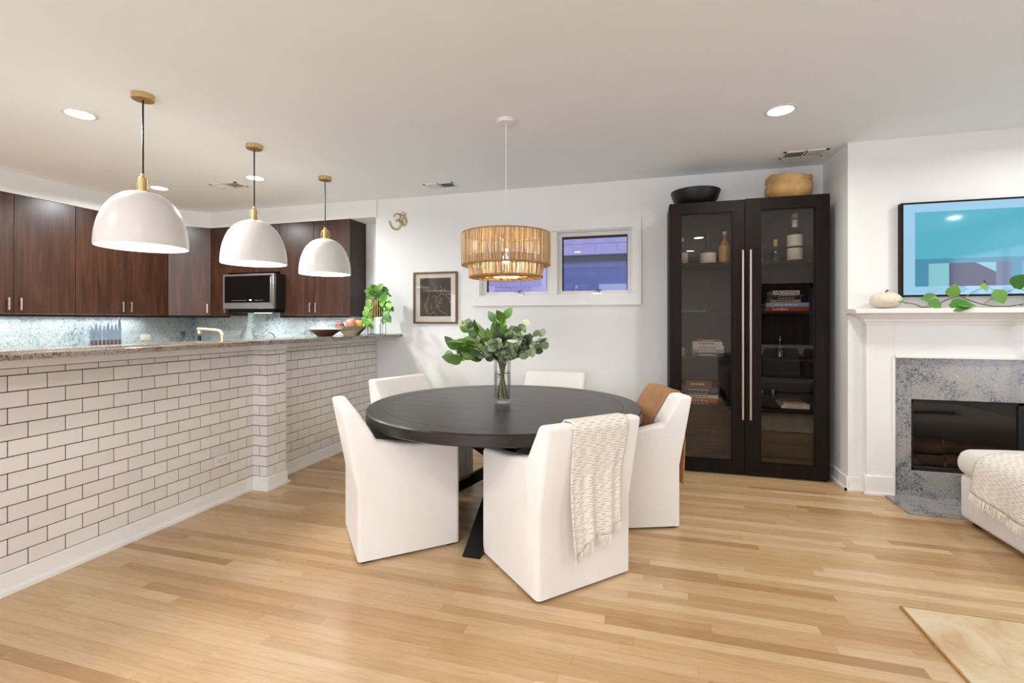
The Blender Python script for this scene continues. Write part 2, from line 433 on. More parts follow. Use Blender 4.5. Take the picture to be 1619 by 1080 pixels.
# ---- floor of oak strip planks
def planks():
    rnd = random.Random(5); Wd = .0572; allp = []; kit = []
    rows = int((YB - YR) / Wd) + 1
    for r in range(rows):
        y0 = YR + r * Wd; x = XK - rnd.random() * 1.0
        while x < XT - .13:                               # kitchen side of the peninsula
            L = rnd.uniform(.6, 1.7); a, b = max(x, XK), min(x + L, XT - .13)
            if b - a > .05: kit.append((a, b, y0, y0 + Wd))
            x += L
        x = XT - rnd.random() * 1.0
        while x < XR:
            L = rnd.choice((.5, .7, .9, 1.1, 1.3, 1.6, 1.9)) * rnd.uniform(.9, 1.1)
            a, b = max(x, XT), min(x + L, XR)
            if b - a > .05: allp.append((a, b, y0, y0 + Wd))
            x += L
    def vis(p):
        a, b, y0, y1 = p; xm = min(max((a + b) / 2, -2.6), 1.9)
        d = xm * -math.sin(YAW) + y0 * math.cos(YAW); l = xm * math.cos(YAW) + y0 * math.sin(YAW)
        return d > 1.70 and abs(l / d) < 1.12 and y0 < 4.3
    near = sorted([p for p in allp if vis(p)], key=lambda p: p[2])[:300]
    ns = set(near)
    me = MB().box(0, 1, 0, 1, -.012, 0).mesh('plank'); me.materials.append(M['oak_plank'])
    for a, b, y0, y1 in near:
        obj('plank', me, None, floor, (a + .0003, y0 + .0003, 0), scale=(b - a - .0006, y1 - y0 - .0006, 1))
    m = MB()
    for p in allp + kit:
        if p not in ns: m.box(p[0] + .0003, p[1] - .0003, p[2] + .0003, p[3] - .0003, -.012, 0)
    o = m.build('plank_field', 'oak_plank', floor, smooth=None); o['kind'] = 'stuff'
planks()

# ---- peninsula wall clad in white subway tile, dark grout
PY0, PY1, PX = 3.03, 3.225, -2.838      # pilaster
pw = MB(); pw.box(XT - .13, XT, -.2, YB, 0, 1.146); pw.box(XT, PX, PY0, PY1, 0, 1.146)
pen = struct(pw.build('wall_peninsula', 'grout', smooth=None))
def tiles():
    G = .0045; TH = .0055; RH = .0793; RL = .1586
    zj = [1.09, 1.0557] + [1.0557 - RH * k for k in range(1, 12)] + [.105]
    cache = {}
    def tile_obj(axis, base, u0, u1, z0, z1, sgn=1):
        key = (axis, round(u1 - u0, 4), round(z1 - z0, 4))
        if key not in cache:
            w_, h_ = u1 - u0 - G, z1 - z0 - G
            m = MB().box(0, TH, 0, w_, 0, h_) if axis == 'x' else MB().box(0, w_, -TH, 0, 0, h_)
            m.bevel(.0011, 1, sel=lambda e: True)
            cache[key] = m.mesh('tile'); cache[key].materials.append(M['glazed_tile'])
        loc = (base, u0 + G / 2, z0 + G / 2) if axis == 'x' else (u0 + G / 2, base, z0 + G / 2)
        return obj('tile', cache[key], None, pen, loc)
    far = MB()
    for k in range(len(zj) - 1):
        z1, z0 = zj[k], zj[k + 1]
        ph = 1.697 if k % 2 else 1.697 + RL / 2
        # left stretch and stretch beyond the pilaster
        for (s0, s1) in ((-.2, PY0), (PY1, YB - .004)):
            u = ph - RL * 13
            while u < s1:
                a, b = max(u, s0), min(u + RL, s1)
                if b - a > .012:
                    if b < 1.50: far.box(XT, XT + TH, a + G / 2, b - G / 2, z0 + G / 2, z1 - G / 2)
                    else: tile_obj('x', XT, a, b, z0, z1)
                u += RL
        # pilaster: face towards the room and the side turned to the camera
        mid = PY0 + (.12 if k % 2 else .075)
        for a, b in ((PY0 - .006, mid), (mid, PY1)): tile_obj('x', PX, a, b, z0, z1)
        if k % 2: segs = ((XT, PX),)
        else: segs = ((XT, XT + .07), (XT + .07, PX))
        for a, b in segs: tile_obj('y', PY0, a, b, z0, z1)
    o = far.build('tile_field', 'glazed_tile', pen, smooth=None); o['kind'] = 'stuff'
tiles()
# trim strip under the bar top and the baseboard along the wall
tr = MB(); tr.box(XT, XT + .009, -.2, PY0, 1.091, 1.148); tr.box(XT, XT + .009, PY1, YB, 1.091, 1.148)
tr.box(XT, PX + .009, PY0 - .009, PY1 + .003, 1.091, 1.148)
struct(tr.build('trim_1', 'trim_paint', smooth=None))
def baseboard(name, runs):
    m = MB()
    for (x0, x1, y0, y1) in runs: m.box(x0, x1, y0, y1, 0, .105)
    m.bevel(.004, 1)
    struct(m.build(name, 'trim_paint'))
baseboard('baseboard_peninsula', [(XT, XT + .018, -.2, PY0 - .018), (XT, PX + .018, PY0 - .018, PY1 + .004), (XT, XT + .018, PY1 + .004, YB)])
sh = MB()
for (x0, x1, y0, y1) in [(XT, XT + .032, -.2, PY0 - .032), (XT, PX + .032, PY0 - .032, PY1 + .018), (XT, XT + .032, PY1 + .018, YB)]: sh.box(x0, x1, y0, y1, 0, .018)
struct(sh.build('baseboard_shoe', 'trim_paint'))
baseboard('baseboard_back', [(XT + .02, .2, YB - .016, YB), (1.48, XC - .016, YB - .016, YB)])
baseboard('baseboard_right', [(XC - .016, XC, YF - .016, YB - .017), (XC, 1.632, YF - .016, YF)])
sh = MB(); sh.box(XC - .03, XC - .016, YF - .03, YB, 0, .018); sh.box(XC - .03, 1.62, YF - .03, YF - .016, 0, .018)
struct(sh.build('baseboard_right_shoe', 'trim_paint'))

# ---- window: casing, frame, two sashes, cranks
def window():
    win = struct(frame(MB(), WX0 + .0005, WX1 - .0005, WZ0 + .0005, WZ1 - .0005, .0115, YB + .002, YB + .15).build('window_1', 'trim_paint'))
    c = MB(); y0, y1 = YB - .02, YB + .001
    c.box(-1.795, -.03, y0, y1, WZ1, 2.347); c.box(-1.795, -.03, y0, y1, 1.492, WZ0); c.box(-1.795, WX0, y0, y1, WZ0, WZ1); c.box(WX1, -.03, y0, y1, WZ0, WZ1)
    c.build('casing', 'trim_paint', win, smooth=None)
    B(-1.795, -.03, YB - .024, YB, 1.484, 1.492).build('casing_edge', 'trim_paint', win)
    B(-.954, -.868, YB - .004, YB + .149, WZ0 + .013, WZ1 - .013).build('mullion', 'trim_paint', win)
    for a, b in ((WX0 + .012, -.954), (-.868, WX1 - .012)):
        s_ = MB(); y0, y1 = YB + .075, YB + .115; z0, z1 = WZ0 + .012, WZ1 - .012; t = .038
        frame(s_, a, b, z0, z1, t, y0, y1)
        sash = s_.build('sash', 'white_plastic', win, smooth=None)
        g = MB(); g.box(a + t, a + t + .012, y0 + .012, y1 - .002, z0 + t, z1 - t - .022); g.box(b - t - .008, b - t, y0 + .012, y1 - .002, z0 + t, z1 - t - .022); g.box(a + t, b - t, y0 + .012, y1 - .002, z1 - t - .022, z1 - t)
        g.build('gasket', 'black_paint', sash, smooth=None)  # dark top strip stands in for the screen's shadow on the sash
        B(a + t, b - t, y0 + .02, y0 + .024, z0 + t, z1 - t).build('pane', 'window_glass', sash)
        cx = (a + b) / 2 + .03
        k = MB().box(cx - .055, cx + .055, YB + .03, YB + .075, z0, z0 + .014); k.tube([(cx + .03, YB + .045, z0 + .014), (cx + .01, YB + .04, z0 + .034), (cx - .05, YB + .04, z0 + .046)], .006, 6)
        k.build('crank', 'steel', win); 
        B(cx + .0, cx + .045, YB + .034, YB + .05, z0 + .040, z0 + .048, .002, 1).build('crank_handle', 'black_paint', win)
window()
def neighbour():
    Yn = 6.35
    root = thing('neighbour_wall', 'pale lilac block wall of the house next door, outside the window', 'wall', (-1.2, Yn, 0))
    x0n = -1.30; ztop = 2.215
    m = MB(); m.box(-4, x0n + 1.2, .012, .2, 0, 4); m.box(x0n + 1.2, 4.2, .012, .2, ztop, 4)
    m.build('backing', 'ext_mortar', root, smooth=None)
    me = MB().box(.004, .286, 0, .03, .004, .136).bevel(.004, 1).mesh('block'); me.materials.append(M['ext_block'])
    for r in range(-5, 6):
        z = ztop + r * .14
        for k in range(-4, 8):
            x = -.6 + k * .29 + (.145 if r % 2 else 0)
            if r < 0 and x + .29 > x0n + 1.2: continue
            if -1.7 < x < 2.4: obj('block', me, None, root, (x, 0, z))
    win = MB().box(x0n + 1.2, 4.2, .06, .1, .8, ztop).build('shaded_window', 'ext_blue', root)
    B(x0n + 1.2, 4.2, .03, .07, ztop - .09, ztop).build('window_head', 'sofa_charcoal', root)
    B(x0n + 1.2, x0n + 1.25, .03, .07, .8, ztop).build('window_jamb', 'ext_blue', root)
neighbour()
#PART2
# ================================================================== KITCHEN
def kitchen():
    zb, zt = 1.392, 2.52
    grp = 'walnut kitchen wall cabinets'
    def handle(parent, x, y, face):      # small vertical bar pull
        m = MB()
        if face == 'x': m.box(.012, .022, -.006, .006, 0, .115); m.box(0, .012, -.004, .004, .012, .022); m.box(0, .012, -.004, .004, .093, .103)
        else: m.box(-.006, .006, -.022, -.012, 0, .115); m.box(-.004, .004, -.012, 0, .012, .022); m.box(-.004, .004, -.012, 0, .093, .103)
        return m.build('handle', 'champagne', parent, (x, y, zb + .035))
    # left-wall run
    for (y0, ym, y1, lab) in ((2.5, 3.0, 3.5, 'two-door walnut wall cabinet at the left end of the kitchen run'), (3.5, 4.0, 4.49, 'two-door walnut wall cabinet above the knives and wall socket')):
        t = thing('wall_cabinet', lab, 'cabinet', (XK, (y0 + y1) / 2, zb), 0, grp)
        B(.002, .315, y0 - (y0 + y1) / 2 + .001, y1 - (y0 + y1) / 2 - .001, 0, zt - zb).build('body', 'walnut', t)
        for a, b, hs in ((y0, ym, 1), (ym, y1, -1)):
            c0 = (y0 + y1) / 2
            d = B(.317, .339, a - c0 + .002, b - c0 - .002, 0, zt - zb - .002, .0015, 1).build('door', 'walnut', t)
            handle(d, .339, ((b - .045) if hs > 0 else (a + .045)) - c0, 'x').location.z = .035
    # the run goes on out of the picture
    t = thing('wall_cabinet', 'walnut wall cabinet next to the leftmost two-door one, almost out of the picture', 'cabinet', (XK, 2.0, zb), 0, grp)
    B(.002, .315, -.499, .499, 0, zt - zb).build('body', 'walnut', t)
    for a in (-.5, 0): B(.317, .339, a + .002, a + .498, 0, zt - zb - .002, .0015, 1).build('door', 'walnut', t)
    # diagonal corner unit
    t = thing('wall_cabinet', 'diagonal walnut corner cabinet left of the microwave', 'cabinet', (-5.72, 4.80, zb), 0, grp)
    p = [(-.328, -.305), (.005, -.305), (.325, .015), (.325, .325), (-.328, .325)]
    MB().prism(p, 0, zt - zb, 'xy').build('body', 'walnut', t, smooth=None)
    dd = B(-.222, .222, -.020, 0, 0, zt - zb - .002, .0015, 1).build('door', 'walnut', t, (.17, -.152, 0), (0, 0, R(45)))
    h = handle(dd, .185, -.020, 'y'); h.location.z = .035
    # back-wall run
    def back(x0, x1, doors, lab, z0=zb, hz=True, side=False):
        t = thing('wall_cabinet', lab, 'cabinet', ((x0 + x1) / 2, YKB, z0), 0, grp); cx = (x0 + x1) / 2
        B(x0 - cx + .001, x1 - cx - .001, -.312, -.002, 0, zt - z0).build('body', 'walnut', t)
        for a, b, hs in doors:
            d = B(a - cx + .002, b - cx - .002, -.336, -.314, 0, zt - z0 - .002, .0015, 1).build('door', 'walnut', t)
            if hz:
                hh = handle(d, ((b - .04) if hs > 0 else (a + .04)) - cx, -.336, 'y'); hh.location.z = .035
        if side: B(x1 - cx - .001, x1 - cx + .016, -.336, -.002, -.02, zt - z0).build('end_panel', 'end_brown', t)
    back(-5.39, -5.10, [(-5.39, -5.10, 1)], 'narrow single-door walnut wall cabinet beside the microwave')
    back(-5.10, -4.305, [(-5.10, -4.70, 1), (-4.70, -4.305, -1)], 'short walnut wall cabinet directly above the microwave', 1.93, False)
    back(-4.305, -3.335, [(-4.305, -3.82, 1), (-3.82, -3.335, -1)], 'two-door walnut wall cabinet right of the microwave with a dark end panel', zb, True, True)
    # light valance below the run with its lit strips
    v = MB(); v.box(XK + .31, XK + .335, 1.5, 4.49, 1.365, 1.390); v.box(-5.385, -5.10, 4.795, 4.82, 1.365, 1.390); v.box(-4.305, -3.335, 4.795, 4.82, 1.365, 1.390)
    v.prism([(-5.715, 4.49), (-5.39, 4.815), (-5.41, 4.835), (-5.735, 4.51)], 1.365, 1.390, 'xy')
    tag(v.build('light_valance', 'espresso', smooth=None), 'dark valance strip along the bottom of the wall cabinets', 'valance')
    for nm, (x0, x1, y0, y1) in (('above the knives', (XK + .12, XK + .15, 3.35, 4.35)), ('at the left end of the counter', (XK + .12, XK + .15, 2.2, 3.3)), ('above the fruit bowls', (-4.2, -3.45, 4.95, 4.98)), ):
        t = thing('cabinet_light', 'under-cabinet strip light ' + nm, 'light', ((x0 + x1) / 2, (y0 + y1) / 2, 1.374)); cx, cy = (x0 + x1) / 2, (y0 + y1) / 2
        B(x0 - cx, x1 - cx, y0 - cy, y1 - cy, .004, .016).build('housing', 'white_plastic', t); B(x0 - cx, x1 - cx, y0 - cy, y1 - cy, 0, .003).build('diffuser', 'strip_glow', t)
        a = area('cabinet_light_source', (0, 0, -.004), max(.04, x1 - x0), 4.4 * max(x1 - x0, y1 - y0), (.93, .97, 1.0), (0, 0, 0), 'RECTANGLE', max(.04, y1 - y0), 160); a.parent = t
    # backsplash slabs
    tag(B(XK + .0005, XK + .02, 1.5, YKB - .021, .93, 1.392).build('backsplash', 'granite_splash'), 'speckled grey stone backsplash on the left kitchen wall', 'backsplash', 'stone backsplash slabs')
    tag(B(XK + .021, -2.995, YKB - .02, YKB - .0005, .93, 1.60).build('backsplash', 'granite_splash'), 'speckled grey stone backsplash on the wall under the microwave', 'backsplash', 'stone backsplash slabs')
    # counters and their base units (behind the bar)
    def base(x0, x1, y0, y1, lab):
        t = thing('base_cabinet', lab, 'cabinet', ((x0 + x1) / 2, (y0 + y1) / 2, 0)); cx, cy = (x0 + x1) / 2, (y0 + y1) / 2
        B(x0 - cx, x1 - cx, y0 - cy, y1 - cy, .09, .888).build('body', 'walnut', t); B(x0 - cx + .04, x1 - cx - .04, y0 - cy + .04, y1 - cy - .04, 0, .09).build('toe_kick', 'black_paint', t)
    base(XK + .002, -5.46, 1.6, 5.10, 'walnut base cabinets along the left kitchen wall, behind the bar')
    base(-5.455, -3.76, 4.52, 5.10, 'walnut base cabinets below the microwave, behind the bar')
    base(-3.72, -3.12, .2, 4.45, 'walnut base cabinets of the peninsula, behind the tiled wall')
    ct = MB(); ct.box(XK + .021, -5.43, 1.5, YKB - .021, .889, .929); ct.box(-5.43, -3.10, 4.49, YKB - .021, .889, .929); ct.box(-3.75, -3.11, .1, 4.49, .889, .929)
    tag(ct.build('kitchen_counter', 'granite_bar', smooth=None), 'lower granite kitchen counter running behind the bar', 'countertop')
    # bar top
    bt = MB().prism([(-3.10, -.2), (-2.64, -.2), (-2.64, YB - .003), (-2.925, YB - .003), (-2.925, YB - .003), (-3.10, YB - .003)][:3] + [(-2.64, YB - .003), (-3.10, YB - .003)][1 - 1:], 1.149, 1.178, 'xy') if False else B(-3.10, -2.64, -.2, YB - .003, 1.149, 1.178, .004, 2)
    tag(bt.build('bar_top', 'granite_bar'), 'speckled granite bar top over the tiled wall', 'countertop')
    # microwave
    t = thing('microwave', 'stainless over-range microwave with a black glass door', 'microwave', (-4.60, 5.10, 1.47))
    B(-.375, .375, -.46, -.002, 0, .42, .003, 1).build('body', 'black_paint', t)
    d = B(-.375, .375, -.50, -.462, .0, .42, .004, 1).build('door', 'steel', t)
    B(-.345, .345, -.503, -.499, .075, .398).build('door_glass', 'dark_glass_black', d)
    for k in range(9): B(-.235 + k * .026, -.221 + k * .026, -.5045, -.503, .098, .104).build('button_print', 'champagne', d); 
    for k in range(5): B(.11 + k * .026, .124 + k * .026, -.5045, -.503, .098, .104).build('button_print', 'champagne', d)
    B(.03, .038, -.5045, -.503, .098, .112).build('clock_print', 'strip_glow', d); B(.044, .058, -.5045, -.503, .1, .112).build('clock_print', 'strip_glow', d)
    B(.352, .366, -.53, -.515, .06, .38, .003, 1).build('handle', 'steel', t)
    B(-.33, .36, -.47, -.05, -.045, -.001).build('vent_hood', 'black_metal', t)
    m = MB(); m.box(-.10, .10, -.30, -.22, -.0475, -.046); m.build('hood_lamp', 'strip_glow', t)
    a = area('hood_light', (0, -.26, -.055), .2, 4.5, (.80, .90, 1.0), (0, 0, 0), 'RECTANGLE', .08, 160); a.parent = t
    # socket on the backsplash
    t = thing('wall_socket', 'cream double socket plate on the stone backsplash', 'socket', (XK + .0205, 4.45, 1.12))
    B(0, .006, -.062, .062, -.038, .038, .002, 1).build('plate', 'cream_plastic', t)
    for q in (-.027, .027): B(.006, .009, q - .017, q + .017, -.014, .014, .001, 1).build('outlet', 'white_plastic', t)
    # knives standing in a low wooden rack
    t = thing('knife_rack', 'low brown wooden knife rack on the kitchen counter', 'rack', (-5.86, 3.89, .930))
    B(-.03, .03, -.17, .17, 0, .125, .004, 1).build('block', 'handle_brown', t)
    B(.031, .036, -.165, .165, .02, .10).build('front_strip', 'frame_wood', t)
    rnd = random.Random(2)
    hs = (.20, .235, .225, .215, .245, .225, .235, .31)
    words = ('short dark-handled kitchen knife at the left end of the rack', 'broad kitchen knife second from the left in the rack', 'kitchen knife third from the left in the rack', 'kitchen knife fourth from the left in the rack', 'kitchen knife fifth from the left in the rack', 'kitchen knife third from the right in the rack', 'kitchen knife second from the right in the rack', 'tallest kitchen knife at the right end of the rack')
    for k, hh in enumerate(hs):
        y = 3.745 + k * .0405
        t = thing('kitchen_knife', words[k], 'knife', (-5.86, y, 1.0555), 0, 'knives in the rack')
        wv = .016 + .006 * rnd.random()
        MB().prism([(-wv, 0), (wv, 0), (wv, hh * .62), (wv * .3, hh), (-wv * .2, hh), (-wv, hh * .72)], -.0015, .0015, 'yz').build('blade', 'blade', t, smooth=None)
        B(.004, .016, -.007, .007, -.0, .055, .002, 1).build('handle', 'handle_brown', t)
    # faucet on the peninsula sink
    t = thing('faucet', 'brass kitchen faucet with a long bent spout', 'faucet', (-3.27, 3.02, .930))
    MB().lathe([(0, 0), (.028, 0), (.028, .012), (.016, .016), (.016, .03)], 20).build('base', 'faucet_brass', t)
    pts = [(0, 0, .02), (0, 0, .26)] + [(-.05 + .05 * math.cos(q), 0, .26 + .055 * math.sin(q)) for q in (R(25), R(50), R(75), R(90))] + [(-.15, 0, .322), (-.25, 0, .325)]
    MB().tube(pts, .0135, 12).build('spout', 'faucet_brass', t)
    MB().lathe([(0, -.03), (.017, -.03), (.015, .0), (0, 0)], 14).build('nozzle', 'faucet_brass', t, (-.235, 0, .318))
    MB().tube([(0, .015, .10), (0, .06, .13)], .006, 8).build('lever', 'faucet_brass', t)
    # bottles by the sink
    def bottle(name, lab, loc, prof, mat, cap, capmat, parts=()):
        t = thing(name, lab, 'bottle', loc); MB().lathe(prof, 20).build('glass', mat, t); MB().lathe(cap, 14).build('cap', capmat, t)
        for q in parts: MB().lathe(q[0], 24).build('label', q[1], t)
        return t
    bottle('soap_bottle', 'dark green round-shouldered bottle left of the faucet', (-3.62, 2.97, .930), [(0, 0), (.045, 0), (.045, .18), (.03, .215), (.014, .235), (.014, .275)], 'bottle_green', [(0, .275), (.016, .275), (.016, .31), (0, .31)], 'black_paint')
    bottle('soap_bottle', 'dark bottle standing under the faucet spout', (-3.53, 3.04, .930), [(0, 0), (.042, 0), (.042, .14), (.03, .18), (.012, .205), (.012, .23)], 'bottle_green', [(0, .23), (.013, .23), (.013, .27), (0, .27)], 'black_paint')
    # glass jug and wire basket right of the faucet
    t = thing('glass_jug', 'round clear glass jug right of the faucet', 'jug', (-3.24, 3.24, .930))
    MB().lathe([(.0, .002), (.06, .0), (.08, .08), (.085, .16), (.07, .25), (.045, .30), (.045, .315)], 24).build('body', 'clear_glass', t)
    MB().lathe([(0, .316), (.047, .316), (.04, .335), (.012, .34), (.012, .355), (0, .355)], 20).build('lid', 'clear_glass', t)
    MB().tube([(.03, .03, .28), (.09, .075, .26), (.10, .08, .16), (.07, .055, .08)], .006, 8).build('handle', 'steel', t)
    t = thing('wire_basket', 'chrome wire basket with a hoop handle beyond the faucet', 'basket', (-3.26, 3.50, .930))
    MB().tube([(.0, .10 * math.cos(q), .10 + .19 * math.sin(q)) for q in [R(a) for a in range(0, 181, 12)]], .005, 8).build('hoop', 'steel', t)
    for zz, rr in ((.005, .07), (.05, .09), (.10, .10)):
        MB().tube([(rr * math.cos(q), rr * math.sin(q), zz) for q in [R(a) for a in range(0, 361, 15)]], .003, 6, False).build('ring', 'steel', t)
    for a in range(0, 360, 45):
        q = R(a); MB().tube([(.07 * math.cos(q), .07 * math.sin(q), .005), (.10 * math.cos(q), .10 * math.sin(q), .10)], .0025, 5).build('rib', 'steel', t)
    # bowls on the bar top
    t = thing('wooden_bowl', 'shallow dark brown bowl with a cream inside, on the bar top', 'bowl', (-2.93, 3.84, 1.179))
    MB().lathe([(0, 0), (.07, 0), (.075, .006), (.155, .062), (.160, .066)], 40).build('outside', 'bowl_brown', t)
    MB().lathe([(.160, .066), (.155, .067), (.10, .03), (.0, .014)], 40).build('inside', 'bowl_cream', t)
    t = thing('ceramic_bowl', 'celadon and cream ceramic bowl holding fruit, on the bar top', 'bowl', (-2.86, 4.13, 1.179))
    MB().lathe([(0, 0), (.06, 0), (.062, .008), (.105, .05)], 40).build('lower_body', 'bowl_cream', t)
    MB().lathe([(.105, .05), (.14, .088), (.146, .092), (.14, .092), (.10, .05), (.05, .02), (0, .016)], 40).build('rim_band', 'celadon', t)
    t = thing('wooden_bowl', 'brown bowl tucked behind the fruit bowl', 'bowl', (-2.95, 4.345, 1.179))
    MB().lathe([(0, 0), (.05, 0), (.055, .006), (.12, .075), (.117, .076), (.05, .016), (0, .012)], 32).build('shell', 'handle_brown', t)
    def fruit(name, lab, loc, r, mat, sz=.95):
        t = thing(name, lab, 'fruit', (loc[0], loc[1], loc[2] - r * sz), 0, 'fruit in the celadon bowl')
        MB().lathe([(0, .1 * r)] + [(r * math.sin(q), r * sz - r * sz * math.cos(q)) for q in [R(a) for a in range(18, 165, 14)]] + [(.04 * r, r * sz * 1.90), (0, r * sz * 1.86)], 20).build('flesh', mat, t, smooth=80)
        MB().tube([(0, 0, r * sz * 1.86), (.004, 0, r * sz * 2.1)], .003, 6).build('stalk', 'stem_brown', t)
    fruit('onion', 'dark red onion at the left of the fruit bowl', (-2.93, 4.07, 1.275), .042, 'onion')
    fruit('apple', 'red and white apple on top of the fruit bowl', (-2.84, 4.12, 1.305), .048, 'apple')
    fruit('peach', 'yellow peach at the right of the fruit bowl', (-2.82, 4.22, 1.29), .046, 'peach')
    fruit('onion', 'red onion lying deep in the fruit bowl behind the apple', (-2.90, 4.17, 1.255), .04, 'onion')
kitchen()

# ================================================================== plants: leaf meshes
def leaf_mesh(kind):
    m = MB(); n = 6
    def width(t):
        if kind == 'round': return .5 * math.sin(math.pi * min(1, t * .97 + .015)) ** .55
        if kind == 'point': return .34 * math.sin(math.pi * t ** .8) ** .8 * (1 - .15 * t)
        return .46 * (math.sin(math.pi * (t * .92 + .06)) ** .6) * (1.0 - .55 * t ** 2)      # heart
    def fn(u, v):
        t = v; s = (u - .5) * 2; wd = width(t) if 0 < v < 1 else .015
        x = s * wd; y = t
        if kind == 'heart' and v == 0: y = -.0
        z = -.18 * t * t + .10 * abs(s) * wd * (1 if kind != 'round' else .4) + .03 * t
        return (x, y, z)
    m.grid(fn, 2 if kind != 'heart' else 4, n)
    return m.mesh('leaf', 60)
LEAF = {}
for k, mt in (('round', 'leaf_eucalyptus'), ('point', 'leaf_salal'), ('heart', 'leaf_pothos')):
    LEAF[k] = leaf_mesh(k); LEAF[k].materials.append(M[mt])
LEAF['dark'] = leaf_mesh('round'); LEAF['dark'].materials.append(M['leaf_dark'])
LR = random.Random(77)
CAMDIR = Vector((math.sin(YAW), -math.cos(YAW), 0))
def place_leaf(kind, parent, pos, direction, size, roll=0, name='leaf', face=.9):
    d = Vector(direction).normalized()
    n = CAMDIR * face + Vector((0, 0, .55)) + Vector((LR.gauss(0, .5), LR.gauss(0, .5), LR.gauss(0, .4)))
    n = n - d * n.dot(d)
    if n.length < .05: n = d.orthogonal()
    n.normalize(); x = d.cross(n).normalized()
    o = obj(name, LEAF[kind], None, parent, pos); o.rotation_mode = 'QUATERNION'
    o.rotation_quaternion = Matrix((x, d, n)).transposed().to_quaternion(); o.scale = (size, size, size); return o

# ---- pothos in a wire stand at the end of the bar
def bar_plant():
    bx, by, bz = -2.80, 4.53, 1.179
    st = thing('plant_stand', 'thin black wire stand at the end of the bar', 'stand', (bx, by, bz))
    for (x, y) in ((-.09, .0), (.09, .0)):
        MB().tube([(x, -.03, 0), (x, -.03, .30), (x, .03, .30), (x, .03, 0)], .003, 6).build('wire_leg', 'black_metal', st)
    for zz in (.003, .30): MB().tube([(-.09, -.03, zz), (.09, -.03, zz)], .003, 6).build('wire_rail', 'black_metal', st); MB().tube([(-.09, .03, zz), (.09, .03, zz)], .003, 6).build('wire_rail', 'black_metal', st)
    v = thing('glass_tube_vase', 'amber ribbed glass tube vase in the wire stand', 'vase', (bx + .0, by, bz + .185))
    m = MB(); nn = 28
    pr = [(0, 0), (.05, 0), (.055, .01), (.055, .19)]
    m.lathe(pr, nn).build('glass', 'amber_glass', v)
    for k in range(14):
        q = 2 * math.pi * k / 14; MB().tube([(.057 * math.cos(q), .057 * math.sin(q), .01), (.057 * math.cos(q), .057 * math.sin(q), .19)], .004, 5).build('rib', 'brass', v)
    v2 = thing('glass_jar', 'clear glass jar of water under the plant on the bar', 'jar', (bx, by, bz))
    MB().lathe([(0, 0), (.05, 0), (.05, .17), (.046, .175)], 24).build('glass', 'clear_glass', v2); MB().lathe([(0, .006), (.047, .006), (.047, .11), (0, .11)], 24).build('water', 'water', v2)
    p = thing('pothos_plant', 'trailing green pothos growing from the amber vase on the bar', 'plant', (bx, by, bz + .2))
    rnd = random.Random(11); ct = Vector((math.cos(YAW), math.sin(YAW), 0)); cf = Vector((-math.sin(YAW), math.cos(YAW), 0))
    stems = [(-.12, -.10), (-.10, -.02), (-.05, .24), (.02, .28), (.06, .22), (.12, .10), (.14, .02), (.08, -.02), (-.08, -.11), (.15, .12), (0, .2)]
    for i, (l, z) in enumerate(stems):
        dpt = rnd.uniform(-.10, .05)
        tip = ct * l + cf * dpt + Vector((0, 0, z)); mid = Vector((0, 0, .23)) + tip * .35
        if z > .15: mid = Vector((0, 0, .12)) + tip * .4
        pts = [Vector((0, 0, 0)), Vector((0, 0, .15)).lerp(mid, .5), mid, mid.lerp(tip, .6), tip]
        MB().tube(pts, .0028, 5).build('stem', 'stem_green', p)
        for k in range(9):
            q = mid.lerp(tip, .1 + .115 * k) + Vector((rnd.uniform(-.03, .03), rnd.uniform(-.03, .03), rnd.uniform(-.03, .03)))
            q.z = max(q.z, -.075)
            dr = (tip - mid).normalized() + Vector((rnd.uniform(-.9, .9), rnd.uniform(-1.1, .3), rnd.uniform(-.7, .3)))
            place_leaf('heart', p, q, dr, rnd.uniform(.06, .10), rnd.uniform(-.8, .8))
bar_plant()

